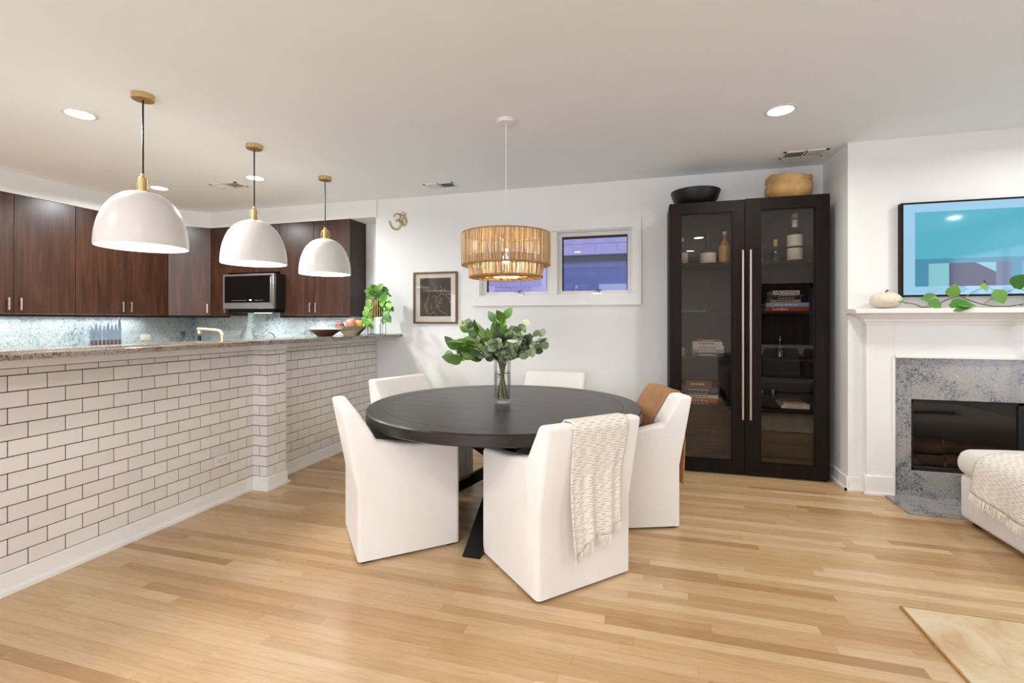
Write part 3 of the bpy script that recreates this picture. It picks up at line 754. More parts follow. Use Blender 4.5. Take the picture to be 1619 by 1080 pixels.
# ================================================================== PENDANTS
def pendants():
    def dome_pt(q, r, h): return (r * math.cos(q) ** .80, h * math.sin(q) ** .96)
    labs = ('white dome pendant nearest the camera, over the left part of the bar', 'white dome pendant in the middle of the three over the bar', 'white dome pendant farthest away, over the fruit bowls')
    for y, lab in zip((2.187, 3.05, 3.913), labs):
        t = thing('pendant_lamp', lab, 'lamp', (-2.985, y, 1.775), 0, 'white dome pendants over the bar')
        r, h = .237, .345
        prof = [dome_pt(R(a), r, h) for a in range(0, 86, 5)] + [(.012, h)]
        inner = [(max(.010, a * .975), b - .006) for a, b in prof[::-1]]; inner[-1] = (prof[0][0] - .004, prof[0][1])
        MB().lathe(prof + inner, 56).build('shade', 'white_enamel', t, smooth=60)
        MB().lathe([(.0, h - .002), (.034, h - .002), (.034, h + .008), (.022, h + .012), (.022, h + .085), (.012, h + .095), (.012, h + .11), (0, h + .11)], 24).build('socket', 'brass', t)
        MB().tube([(.034, 0, h + .004), (.047, 0, h + .02), (.040, 0, h + .075), (.022, 0, h + .085)], .003, 6).build('bracket', 'brass', t)
        MB().tube([(-.034, 0, h + .004), (-.047, 0, h + .02), (-.040, 0, h + .075), (-.022, 0, h + .085)], .003, 6).build('bracket', 'brass', t)
        MB().tube([(0, 0, h + .10), (0, 0, H - 1.775 - .03)], .005, 8).build('cord', 'black_paint', t)
        zc = H - 1.775
        MB().lathe([(0, zc - .034), (.056, zc - .034), (.060, zc - .030), (.060, zc - .0005), (0, zc - .0005)], 32).build('canopy', 'brass', t)
        MB().lathe([(0, .10)] + [(.038 * math.sin(R(a)), .14 - .04 * math.cos(R(a))) for a in range(20, 161, 20)] + [(.016, .19), (.016, .25), (0, .25)], 20).build('bulb', 'bulb_glow', t)
        l = bpy.data.lights.new('pendant_light', 'POINT'); l.energy = 19; l.color = (1, .97, .92); l.shadow_soft_size = .045
        lo = bpy.data.objects.new('pendant_light', l); col.objects.link(lo); lo.parent = t; lo.location = (0, 0, .085)
pendants()

def rattan():
    t = thing('raffia_pendant', 'two-tier raffia drum pendant hanging over the dining table', 'lamp', (-.928, 3.146, 1.622))
    rnd = random.Random(3)
    def tier(name, r0, r1, z0, z1, n):
        m = MB()
        for k in range(n):
            q = 2 * math.pi * k / n + rnd.uniform(-.004, .004); wd = rnd.uniform(.0034, .0052); rr = rnd.uniform(-.003, .003)
            tx, ty = -math.sin(q), math.cos(q); ox, oy = math.cos(q), math.sin(q); jq = rnd.uniform(-.006, .006)
            v = []
            for (r_, z, dq) in ((r0, z0, 0), (r1, (z0 + z1) / 2, jq), (r1, z1, 0)):
                cx, cy = (r_ + rr) * ox + tx * dq, (r_ + rr) * oy + ty * dq
                v.append([m.bm.verts.new((cx + tx * wd * e + ox * th, cy + ty * wd * e + oy * th, z)) for e, th in ((-.5, 0), (.5, 0), (0, .003))])
            for a, b in zip(v, v[1:]):
                for i in range(3): m.bm.faces.new((a[i], a[(i + 1) % 3], b[(i + 1) % 3], b[i]))
        o = m.build(name, 'raffia', t, smooth=None); o['kind'] = 'stuff'
        m = MB()
    tier('upper_strands', .304, .306, .082, .298, 430); tier('lower_strands', .252, .258, 0, .14, 360)
    for nm, r, z, rt, mt in (('rim_ring', .306, .300, .005, 'raffia_dark'), ('middle_ring', .303, .086, .007, 'raffia_dark'), ('bottom_ring', .252, .004, .007, 'raffia_dark'), ('inner_ring', .258, .14, .004, 'raffia_dark')):
        MB().tube([(r * math.cos(R(a)), r * math.sin(R(a)), z) for a in range(0, 361, 5)], rt, 8, False).build(nm, mt, t)
    # flat woven underside between the tiers and across the bottom
    m = MB()
    for k in range(260):
        q = 2 * math.pi * k / 260; a, b = .252, .304; wd = .0026
        v = [m.bm.verts.new((r_ * math.cos(q) - e * wd * math.sin(q), r_ * math.sin(q) + e * wd * math.cos(q), .084)) for r_, e in ((a, -1), (a, 1), (b, 1), (b, -1))]
        m.bm.faces.new(v)
    o = m.build('tier_strands', 'raffia_dark', t, smooth=None); o['kind'] = 'stuff'
    m = MB()
    for k in range(60):
        q = R(k * 6) ; a2 = q + rnd.uniform(1.6, 2.6)
        m.tube([(.25 * math.cos(q), .25 * math.sin(q), .006), (.25 * math.cos(a2), .25 * math.sin(a2), .006 + .004 * rnd.random())], .0022, 4)
    o = m.build('bottom_strands', 'raffia_dark', t, smooth=None); o['kind'] = 'stuff'
    m = MB()
    for k in range(330):                                  # woven top
        q = 2 * math.pi * k / 330; wd = .0029
        v = [m.bm.verts.new((r_ * math.cos(q) - e * wd * math.sin(q) * r_ / .3, r_ * math.sin(q) + e * wd * math.cos(q) * r_ / .3, .295 + dz)) for r_, e, dz in ((.03, -1, 0), (.03, 1, 0), (.304, 1, .002), (.304, -1, .002))]
        m.bm.faces.new(v)
    o = m.build('top_strands', 'raffia_dark', t, smooth=None); o['kind'] = 'stuff'
    for k in range(3):
        q = R(120 * k + 20); MB().tube([(0, 0, .25), (.305 * math.cos(q), .305 * math.sin(q), .292)], .003, 6).build('spoke', 'white_plastic', t)
    zc = H - 1.622
    MB().tube([(0, 0, .24), (0, 0, zc - .02)], .0032, 8).build('cord', 'white_plastic', t)
    MB().lathe([(0, zc - .026), (.060, zc - .026), (.066, zc - .018), (.066, zc - .0005), (0, zc - .0005)], 32).build('canopy', 'white_plastic', t)
    MB().lathe([(0, .20), (.02, .20), (.02, .25), (0, .25)], 16).build('socket', 'white_plastic', t)
    MB().lathe([(0, .098)] + [(.03 * math.sin(R(a)), .13 - .032 * math.cos(R(a))) for a in range(20, 150, 15)] + [(.015, .17), (.014, .20), (0, .20)], 20).build('bulb', 'bulb_glow', t)
    l = bpy.data.lights.new('raffia_light', 'POINT'); l.energy = 17; l.color = (1, .96, .90); l.shadow_soft_size = .035
    lo = bpy.data.objects.new('raffia_light', l); col.objects.link(lo); lo.parent = t; lo.location = (0, 0, .055)
rattan()

# ================================================================== CEILING FITTINGS
def ceiling_fittings():
    spots = [(-3.665, 2.27, 'recessed ceiling light beside the nearest dome pendant', 2.5), (.868, 3.488, 'recessed ceiling light in front of the tall dark cabinet', 1),
             (-3.655, 3.746, 'recessed ceiling light behind the middle pendant cord', 2.5), (-4.90, 3.757, 'recessed ceiling light right above the nearest dome shade, deep in the kitchen', 2.5),
             (-4.90, 2.27, 'recessed ceiling light over the left kitchen counter', 2.5), (2.75, 3.40, 'recessed ceiling light in front of the fireplace', 1),
             (.87, .42, 'recessed ceiling light over the rug corner', 1), (4.0, .75, 'recessed ceiling light beside the right wall', 1), (-1.3, .35, 'recessed ceiling light behind the photographer on the left', 1),
             (.868, -1.1, 'recessed ceiling light near the rear wall', 1), (-3.665, .75, 'recessed ceiling light over the near end of the bar', 1)]  # those labelled added are out of view, put in to brighten the room
    for x, y, lab, k in spots:
        t = thing('recessed_light', lab, 'light', (x, y, H), 0, 'recessed ceiling lights')
        MB().lathe([(.098, -.0004), (.098, -.004), (.080, -.008), (.074, -.003), (.074, -.0004)], 40).build('trim_ring', 'white_plastic', t)
        MB().lathe([(0, -.0025), (.074, -.0025)], 40).build('lens', 'lamp_glow', t)
        a = area('recessed_light_source', (0, 0, -.012), .14, 21 * k, (1.0, .975, .905) if k == 1 else (.90, .97, 1.0), (0, 0, 0), 'DISK', None, 165); a.parent = t
    for x, y, rz, lab in ((-4.118, 3.881, 0, 'ceiling vent behind the second recessed light in the kitchen'), (-2.018, 4.472, 0, 'small ceiling vent left of the raffia pendant'), (1.277, 4.447, 0, 'ceiling vent above the carved wooden bowl')):
        t = thing('ceiling_vent', lab, 'vent', (x, y, H), R(0), 'ceiling air vents')
        m = MB(); L, Wd = .165, .085
        m.box(-L, L, -Wd, -Wd + .022, -.006, -.0004); m.box(-L, L, Wd - .022, Wd, -.006, -.0004); m.box(-L, -L + .022, -Wd, Wd, -.006, -.0004); m.box(L - .022, L, -Wd, Wd, -.006, -.0004); m.box(-.006, .006, -Wd, Wd, -.006, -.0004)
        m.build('frame', 'trim_paint', t, smooth=None)
        B(-L + .02, L - .02, -Wd + .02, Wd - .02, -.0012, -.0004).build('duct', 'duct_dark', t)
        for sgn in (-1, 1):
            for k in range(6):
                xx = sgn * (.02 + k * .021)
                MB().box(-.006, .006, -Wd + .022, Wd - .022, -.001, .001).build('slat', 'trim_paint', t, (xx + sgn * .006, 0, -.0055), (0, R(35 * sgn), 0))
ceiling_fittings()

# ================================================================== WALL DECORATION
def om():
    t = thing('wall_ornament', 'brass om symbol on the wall above the bar end', 'ornament', (-2.695, YB, 2.455))
    def stroke(pts, r):
        P_ = []
        n = len(pts)
        for i in range(n - 1):
            p0 = pts[max(i - 1, 0)]; p1 = pts[i]; p2 = pts[i + 1]; p3 = pts[min(i + 2, n - 1)]
            for k in range(6):
                u = k / 6; f = lambda a, b, c_, d: .5 * ((2 * b) + (-a + c_) * u + (2 * a - 5 * b + 4 * c_ - d) * u * u + (-a + 3 * b - 3 * c_ + d) * u ** 3)
                P_.append((f(p0[0], p1[0], p2[0], p3[0]), f(p0[1], p1[1], p2[1], p3[1])))
        P_.append(pts[-1]); N = len(P_); rr = [r * (.45 + .75 * math.sin(math.pi * min(1, max(.04, k / (N - 1)))) ** .7) for k in range(N)]
        return MB().tube([(x * .105, -.008, z * .10) for x, z in P_], rr, 8)
    stroke([(-.55, .55), (-.25, .85), (.15, .80), (.25, .45), (-.05, .15), (-.2, .08), (.1, .08), (.35, -.25), (.1, -.75), (-.35, -.88), (-.8, -.55), (-1.0, .0), (-.98, .12)], .011).build('main_stroke', 'gold', t)
    stroke([(.2, .02), (.45, .15), (.62, .42), (.85, .35), (.98, -.05), (.85, -.42), (.6, -.42), (.5, -.1), (.62, .2)], .010).build('right_loop', 'gold', t)
    stroke([(.35, .85), (.55, .66), (.85, .72), (.98, .85)], .007).build('crescent', 'gold', t)
    MB().lathe([(0, -.012), (.009, -.006), (.009, .006), (0, .012)], 12).build('dot', 'gold', t, (.066, -.008, .097))
om()
def picture():
    t = thing('framed_picture', 'framed dark print with pale line drawing, in a wide cream mat', 'picture', (-2.232, YB, 1.58))
    w_, h_ = .264, .286
    for nm, (x0, x1, z0, z1) in dict(a=(-w_, w_, h_ - .02, h_), b=(-w_, w_, -h_, -h_ + .02), c=(-w_, -w_ + .02, -h_ + .02, h_ - .02), d=(w_ - .02, w_, -h_ + .02, h_ - .02)).items():
        B(x0, x1, -.028, -.001, z0, z1, .002, 1).build('frame_rail', 'frame_wood', t)
    B(-w_ + .02, w_ - .02, -.012, -.002, -h_ + .02, h_ - .02).build('mat', 'paper', t)
    pr = B(-.185, .185, -.0135, -.012, -.205, .220).build('print', 'print_dark', t)
    B(-.068, .185, -.0142, -.0135, -.205, .075).build('print_panel', 'print_brown', pr)
    rnd = random.Random(8)
    cur = [[(-.06, -.19), (-.02, -.15), (.02, -.19)], [(-.04, .0), (-.01, .03), (.02, -.01), (.0, -.05)], [(.0, -.05), (.03, -.10), (.06, -.15), (.13, -.17), (.14, -.20)], [(.02, .0), (.07, .045), (.13, .03), (.175, -.02), (.18, -.06)],
           [(-.01, .06), (.0, .12), (-.02, .16)], [(.06, .05), (.08, .09), (.07, .13)], [(.10, .06), (.115, .11)], [(.02, .10), (.03, .13)], [(-.09, -.18), (-.11, -.08), (-.08, .02), (-.07, .10)], [(.0, -.12), (.02, -.08), (.05, -.10)], [(.05, -.05), (.08, -.02), (.06, .0)], [(-.17, .20), (-.15, .205), (-.16, .215)], [(.03, -.02), (.05, -.07), (.09, -.05)], [(-.05, -.08), (-.04, -.13)], [(-.13, -.05), (-.12, -.12), (-.10, -.16)]]
    m = MB()
    for c_ in cur:
        P_ = []
        for (a, b) in zip(c_, c_[1:]):
            for k in range(4): P_.append((a[0] + (b[0] - a[0]) * k / 4 + rnd.uniform(-.003, .003), -.0146, a[1] + (b[1] - a[1]) * k / 4 + rnd.uniform(-.003, .003)))
        P_.append((c_[-1][0], -.0146, c_[-1][1])); m.tube(P_, .0022, 5)
    m.build('line_drawing', 'print_line', pr)
    B(-w_ + .02, w_ - .02, -.021, -.019, -h_ + .02, h_ - .02).build('glazing', 'picture_glass', t)
picture()
t = thing('wall_socket', 'white double socket low on the tiled peninsula wall', 'socket', (XT + .0058, 2.742, .307))
B(0, .006, -.06, .06, -.037, .037, .002, 1).build('plate', 'white_plastic', t)
for q in (-.026, .026):
    o = B(.006, .009, q - .017, q + .017, -.014, .014, .001, 1).build('outlet', 'cream_plastic', t)
    for z in (-.006, .006): B(.009, .0096, q - .006, q + .004, z - .0012, z + .0012).build('slot', 'ink', o)
#PART3
# ================================================================== DINING TABLE
TX, TY, TZ, TR = -.93, 3.12, .757, .918
def table():
    t = thing('dining_table', 'large round dark-stained dining table on a black crossed-beam base', 'table', (TX, TY, 0))
    ri = .80; th = .068; n = 96
    # rim ring
    MB().lathe([(ri, TZ - .03), (ri, TZ - .002), (ri + .002, TZ), (TR - .008, TZ), (TR, TZ - .008), (TR, TZ - th + .006), (TR - .006, TZ - th), (ri - .02, TZ - th), (ri - .02, TZ - .03)], n, close=True).build('rim', 'table_wood', t, smooth=35)
    # inner boards cut to the circle
    N = 9; wd = 2 * (ri - .0015) / N; r2 = ri - .0015
    for k in range(N):
        y0, y1 = -r2 + k * wd + .0006, -r2 + (k + 1) * wd - .0006
        pts = []; M_ = 10
        for j in range(M_ + 1): y = y0 + (y1 - y0) * j / M_; pts.append((math.sqrt(max(1e-5, r2 * r2 - y * y)), y))
        for j in range(M_ + 1): y = y1 - (y1 - y0) * j / M_; pts.append((-math.sqrt(max(1e-5, r2 * r2 - y * y)), y))
        MB().prism(pts, TZ - .03, TZ - .0006, 'xy').build('board', 'table_wood', t, smooth=None)
    # crossed beams
    for rz in (0, 90):
        for s_ in (1, -1):
            a = Vector((s_ * -.60, 0, .0)); b = Vector((s_ * .50, 0, TZ - th - .04))
            hw = .052; off = .0 if s_ > 0 else .0
            p = [(s_ * -.66, .001), (s_ * -.53, .001), (s_ * .56, TZ - th - .045), (s_ * .43, TZ - th - .045)]
            m = MB().prism(p, -.055 + (.0 if s_ > 0 else .0), .055, 'xz'); m.bevel(.004, 1)
            m.build('beam', 'table_black', t, (0, 0, 0), (0, 0, R(rz)), None)
        B(-.62, .62, -.05, .05, TZ - th - .048, TZ - th - .001, .004, 1).build('top_bearer', 'table_black', t, (0, 0, 0), (0, 0, R(rz)))
table()

# ================================================================== CHAIRS
CW, CD, CH = .29, .58, .84
def chair_meshes():
    out = []
    b0 = -CD / 2
    prof_arm = [(b0, .014), (b0, .40), (b0 - .085, CH), (b0 - .005, CH), (b0 + .105, .658), (b0 + .30, .625), (CD / 2, .600), (CD / 2, .014)]
    prof_back = [(b0, .014), (b0, .40), (b0 - .085, CH), (b0 - .005, CH), (b0 + .105, .658), (b0 + .125, .46), (b0 + .125, .014)]
    for s_ in (-1, 1):
        x0, x1 = (s_ * .205, s_ * CW)
        m = MB().prism(prof_arm, x0, x1, 'yz')
        inner = abs(x0)
        def sel(e):
            a, b = e.verts[0].co, e.verts[1].co
            on_in = abs(abs(a.x) - inner) < 1e-4 and abs(abs(b.x) - inner) < 1e-4
            if on_in: return a.y > b0 + .1 and b.y > b0 + .1 and max(a.z, b.z) > .3 and e.calc_face_angle(0) > .3
            return e.calc_face_angle(0) > R(12) and max(a.z, b.z) > .05
        m.bevel(.022, 4, sel); out.append(('arm', m.mesh('arm', 50), 'linen'))
    m = MB().prism(prof_back, -.2055, .2055, 'yz')
    m.bevel(.022, 4, lambda e: abs(e.verts[0].co.x - e.verts[1].co.x) > .1 and e.calc_face_angle(0) > R(12) and e.verts[0].co.z > .05); out.append(('backrest', m.mesh('backrest', 50), 'linen'))
    out.append(('seat_base', B(-.2055, .2055, b0 + .12, CD / 2 - .012, .022, .36, .01, 2).mesh('seat_base', 50), 'linen'))
    out.append(('seat_cushion', B(-.203, .203, b0 + .11, CD / 2 + .004, .36, .475, .03, 4).mesh('seat_cushion', 50), 'linen'))
    for sx in (-1, 1):
        for sy in (-1, 1): out.append(('foot', B(sx * .25 - .025, sx * .25 + .025, sy * .24 - .025, sy * .24 + .025, 0, .014).mesh('foot'), 'black_paint'))
    out.append(('underframe', B(-.27, .27, -.27, .27, .006, .0139).mesh('underframe'), 'black_paint'))
    return out
CM = chair_meshes()
for nm, me, mt in CM: me.materials.append(M[mt])
CHAIRS = {}
def chair(key, bx, by, fx, fy, lab):
    """bx, by: middle of the outer back at the floor; fx, fy: facing"""
    L = math.hypot(fx, fy); fx, fy = fx / L, fy / L
    rz = math.atan2(fy, fx) - math.pi / 2
    t = thing('dining_chair', lab, 'chair', (bx + fx * CD / 2, by + fy * CD / 2, 0), rz, 'white slipcovered chairs round the dining table')
    for nm, me, mt in CM: obj(nm, me, mt, t)
    CHAIRS[key] = t; return t
chair('A', -1.681, 2.439, .747, .665, 'white slipcovered chair nearest the tiled wall, its side to the camera')
chair('B', -.275, 2.343, -.715, .70, 'white slipcovered chair with a cream woven throw over its back')
chair('C', .118, 3.455, -.935, -.355, 'white slipcovered chair with a brown leather blanket over its back')
chair('D', -2.02, 3.66, .93, -.37, 'white slipcovered chair behind the table, next to the tiled wall')
chair('E', -.82, 4.42, -.06, -1.0, 'white slipcovered chair behind the table, under the window')

def drape(name, lab, cat, chairkey, x0, x1, inside, outside, mat, fold, seed, fringe, thick=.008, flare=0.0, uneven=0.0, leave=.25, xs=0.0):
    ct = CHAIRS[chairkey]; rnd = random.Random(seed); b0 = -CD / 2; g = .009
    # path over the chair back in local y,z
    inn = Vector((b0 + .105, .658)); tin = Vector((b0 - .005, CH)); tout = Vector((b0 - .085, CH)); knee = Vector((b0, .40))
    dvi = (inn - tin).normalized(); dvo = (knee - tout).normalized()
    ni = Vector((-dvi.y, dvi.x)); ni = ni if ni.x > 0 else -ni; no = Vector((dvo.y, -dvo.x)); no = no if no.x < 0 else -no
    path = [tin + dvi * inside + ni * g, tin + dvi * .03 + ni * g, tin + Vector((-.008, g)), tout + Vector((.012, g)), tout + dvo * .025 + no * g]
    q = tout + dvo * leave + no * (g + .004); path.append(q)
    # hangs straight down once it leaves the slanted back
    path.append(Vector((q.x + .004, CH - outside * .55))); path.append(Vector((q.x + .006 - flare, CH - outside)))
    ln = [0]
    for a, b in zip(path, path[1:]): ln.append(ln[-1] + (b - a).length)
    def at(s_):
        s_ *= ln[-1]
        for i in range(len(path) - 1):
            if s_ <= ln[i + 1] + 1e-9:
                u = (s_ - ln[i]) / (ln[i + 1] - ln[i]); return path[i].lerp(path[i + 1], u)
        return path[-1]
    ph = [rnd.uniform(0, 6.28) for _ in range(4)]
    def fn(u, v):
        un = 1 + uneven * (u - .5) * max(0, v - .5) * 2
        p = at(min(1, v)); hang = max(0, (v - .38) / .62)
        amp = fold * hang ** .8
        x = x0 + (x1 - x0) * u; x += .012 * math.sin(5 * v + ph[0]) * hang + (.5 - u) * .05 * hang - xs * hang
        y = p.x - amp * (.6 + .5 * math.sin(17 * u + ph[1] + 1.2 * v) + .35 * math.sin(31 * u + ph[2])) 
        z = p.y if v < .5 else p.y - (uneven * (.5 - u) * 2 + .03 * math.sin(9 * u + ph[3]) * (1 if uneven else 0)) * (v - .5) * 2 * .5
        return Vector((x, y, z))
    t = thing(name, lab, cat, ct.location, ct.rotation_euler.z)
    L = ln[-1]
    m = MB().grid(fn, 36, 60, lambda u, v: (u * (x1 - x0), v * L))
    o = m.build('cloth', mat, t, smooth=80)
    sd = o.modifiers.new('thickness', 'SOLIDIFY'); sd.thickness = thick; sd.offset = 1.0 if False else 0
    if fringe:
        m = MB()
        for k in range(90):
            u = (k + rnd.random()) / 90; p = fn(u, 1.0); l = rnd.uniform(.035, .055); dx = rnd.uniform(-.008, .008); dy = rnd.uniform(-.006, .004)
            m.tube([p, p + Vector((dx * .5, dy * .6, -l * .5)), p + Vector((dx, dy, -l))], [.0022, .002, .0012], 4)
        f = m.build('fringe', 'fringe', t); f['kind'] = 'stuff'
    return t
drape('woven_throw', 'cream woven throw with dark dashes and a fringe, over a chair back', 'throw', 'B', -.145, .19, .12, .575, 'woven_throw', .018, 4, True, .007, 0, .10)
drape('leather_blanket', 'brown leather blanket hung over the back of the right-hand chair', 'blanket', 'C', -.12, .27, .30, .60, 'brown_leather', .014, 7, False, .006, -.02, 0, .05, .09)

# ================================================================== VASE AND BOUQUET
def bouquet():
    vx, vy = -.95, 3.13; z0 = TZ + .001
    v = thing('glass_vase', 'clear glass cylinder vase of water on the dining table', 'vase', (vx, vy, z0))
    MB().lathe([(0, .001), (.058, 0), (.060, .004), (.060, .310), (.0575, .312), (.0565, .310), (.0565, .024), (0, .022)], 40).build('glass', 'clear_glass', v)
    MB().lathe([(0, .026), (.0555, .026), (.0555, .215), (0, .215)], 32).build('water', 'water', v)
    t = thing('foliage_bouquet', 'bouquet of eucalyptus and broad green leaves in the glass vase', 'bouquet', (vx, vy, z0))
    rnd = random.Random(21); ct = Vector((math.cos(YAW), math.sin(YAW), 0)); cf = Vector((-math.sin(YAW), math.cos(YAW), 0)); up = Vector((0, 0, 1))
    def W(l, d, z): return ct * l + cf * d + up * z
    # tips: lateral, depth, height above the table, kind
    tips = [(-.34, .02, .33, 'e'), (-.29, -.08, .38, 's'), (-.27, .08, .55, 'e'), (-.22, -.12, .41, 's'), (-.21, .10, .47, 's'), (-.14, -.05, .47, 's'), (-.10, -.14, .36, 'e'), (-.05, .06, .53, 's'), (.0, -.12, .38, 'e'), (.01, .0, .55, 's'),
            (.06, -.14, .35, 'e'), (.08, .05, .48, 'e'), (.14, -.10, .44, 'e'), (.16, .06, .53, 'e'), (.19, -.05, .40, 'e'), (.25, .02, .47, 'e'), (.31, -.02, .43, 'e'), (.22, .10, .36, 'd'), (-.27, -.03, .30, 's'), (-.06, .14, .44, 'd'), (.05, .15, .44, 'd'), (-.02, -.02, .42, 'd'), (.12, .02, .39, 'd'), (-.16, .0, .38, 'd'), (.03, -.16, .31, 'e'), (-.18, -.15, .34, 'e'),
            (.10, -.16, .40, 'e'), (.20, -.12, .34, 'e'), (.27, -.06, .38, 'e'), (.13, -.02, .50, 'e'), (-.04, -.16, .41, 'e')]
    for i, (l, d, z, k) in enumerate(tips):
        a = R(i * 137.5); foot = W(.045 * math.cos(a + 2.5), .045 * math.sin(a + 2.5), .03); neck = W(.028 * math.cos(a), .028 * math.sin(a), .28)
        tip = W(l, d, z); mid = neck.lerp(tip, .45) + up * .04
        pts = [foot, foot.lerp(neck, .6), neck, neck.lerp(mid, .6), mid, mid.lerp(tip, .55) + up * .01, tip]
        MB().tube(pts, [.0032, .0032, .003, .0028, .0024, .002, .0012], 6).build('stem', 'stem_brown' if i % 3 else 'stem_green', t)
        out = (tip - neck).normalized()
        if k == 's':
            for q in range(6):
                p = neck.lerp(mid, .8).lerp(tip, .25 + q * .19); dr = out + Vector((rnd.uniform(-.7, .7), rnd.uniform(-.7, .5), rnd.uniform(-.35, .45)))
                place_leaf('point', t, p, dr, rnd.uniform(.085, .12), rnd.uniform(-.9, .9))
        else:
            n = 12 if k == 'e' else 8
            for q in range(n):
                u = .25 + q * .75 / (n - 1); p = mid.lerp(tip, max(0, (u - .4) / .6)) if u > .4 else neck.lerp(mid, .5 + u)
                dr = out * .5 + Vector((rnd.uniform(-1, 1), rnd.uniform(-1, .4), rnd.uniform(-.6, .7)))
                place_leaf('round' if k == 'e' else 'dark', t, p, dr, rnd.uniform(.046, .066) * (1 if k == 'e' else 1.35), rnd.uniform(-1.2, 1.2))
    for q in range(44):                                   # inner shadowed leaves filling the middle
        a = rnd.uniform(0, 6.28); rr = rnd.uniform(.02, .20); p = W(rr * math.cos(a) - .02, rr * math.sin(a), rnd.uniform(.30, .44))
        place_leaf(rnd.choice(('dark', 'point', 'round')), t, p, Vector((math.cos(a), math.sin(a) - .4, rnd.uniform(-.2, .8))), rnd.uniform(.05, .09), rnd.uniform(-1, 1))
    for q in range(7):                                    # twig ends under water
        a = rnd.uniform(0, 6.28); p = W(.02 * math.cos(a), .02 * math.sin(a), .20 - .006 * q)
        MB().tube([p, p + W(.03 * math.cos(a), .03 * math.sin(a), .008)], .003, 5).build('twig', 'stem_brown', t)
bouquet()
#PART4
# ================================================================== TALL GLASS-DOOR CABINET
CBX0, CBX1, CBY, CBZ = .211, 1.455, 4.40, 2.362
SH = [1.835, 1.405, 1.003, .575]         # shelf tops
def tall_cabinet():
    cx = (CBX0 + CBX1) / 2; y1 = YB - .004
    t = thing('display_cabinet', 'tall dark-stained display cabinet with two glass doors and long pulls', 'cabinet', (cx, (CBY + y1) / 2, 0))
    ox, oy = cx, (CBY + y1) / 2
    def part(name, x0, x1, ya, yb, z0, z1, mat, parent=None, bev=.002): return B(x0 - ox, x1 - ox, ya - oy, yb - oy, z0, z1, bev, 1).build(name, mat, parent or t)
    part('side_panel', CBX0, CBX0 + .03, CBY + .03, y1, .0, CBZ - .01, 'espresso'); part('side_panel', CBX1 - .03, CBX1, CBY + .03, y1, .0, CBZ - .01, 'espresso')
    part('top_panel', CBX0 + .03, CBX1 - .03, CBY + .03, y1, CBZ - .045, CBZ - .01, 'espresso'); part('bottom_panel', CBX0 + .03, CBX1 - .03, CBY + .03, y1, .055, .085, 'espresso')
    part('plinth', CBX0 + .03, CBX1 - .03, CBY + .045, y1, 0, .055, 'black_paint'); part('back_panel', CBX0 + .03, CBX1 - .03, y1 - .012, y1, .085, CBZ - .045, 'espresso_inner')
    part('divider', .823, .843, CBY + .05, y1 - .012, .085, CBZ - .045, 'espresso_inner')
    for z in SH:
        part('shelf', CBX0 + .03, .823, CBY + .05, y1 - .012, z - .022, z, 'espresso_inner'); part('shelf', .843, CBX1 - .03, CBY + .05, y1 - .012, z - .022, z, 'espresso_inner')
    for (x0, x1, gx0, gx1, z1, dy) in ((CBX0 + .002, .822, .306, .726, CBZ - .004, 0), (.826, CBX1 - .001, .941, 1.350, CBZ, -.004)):
        d = bpy.data.objects.new('door', None); col.objects.link(d); d.parent = t; ya, yb = CBY + dy, CBY + .026 + dy
        bpy.data.objects.remove(d)
        zb, gz0, gz1 = .022, .12, 2.262
        m = MB()
        for (a, b, c0, c1) in ((x0, gx0, zb, z1), (gx1, x1, zb, z1), (gx0, gx1, gz1, z1), (gx0, gx1, zb, gz0)): m.box(a - ox, b - ox, ya - oy, yb - oy, c0, c1)
        dr = m.build('door', 'espresso', t, smooth=None)
        m = MB()                                            # inner bead round the pane
        for (a, b, c0, c1) in ((gx0, gx0 + .010, gz0, gz1), (gx1 - .010, gx1, gz0, gz1), (gx0, gx1, gz1 - .010, gz1), (gx0, gx1, gz0, gz0 + .010)): m.box(a - ox, b - ox, ya + .008 - oy, yb - oy, c0, c1)
        m.build('bead', 'espresso', dr, smooth=None)
        B(gx0 - ox, gx1 - ox, ya + .012 - oy, ya + .016 - oy, gz0, gz1).build('pane', 'cabinet_glass', dr)
        hx = .803 if x0 < .5 else .862
        hm = MB().box(hx - .008 - ox, hx + .008 - ox, ya - .034 - oy, ya - .018 - oy, .485, 1.925); hm.bevel(.002, 1)
        for z in (.62, 1.80): hm.box(hx - .005 - ox, hx + .005 - ox, ya - .018 - oy, ya - oy, z - .006, z + .006)
        hm.build('handle', 'champagne', dr)
        for z in (.4, 1.2, 2.0):
            xx = x0 + .004 if x0 < .5 else x1 - .016
            B(xx - ox, xx + .012 - ox, yb - oy, yb + .006 - oy, z, z + .06).build('hinge', 'steel', dr)
tall_cabinet()

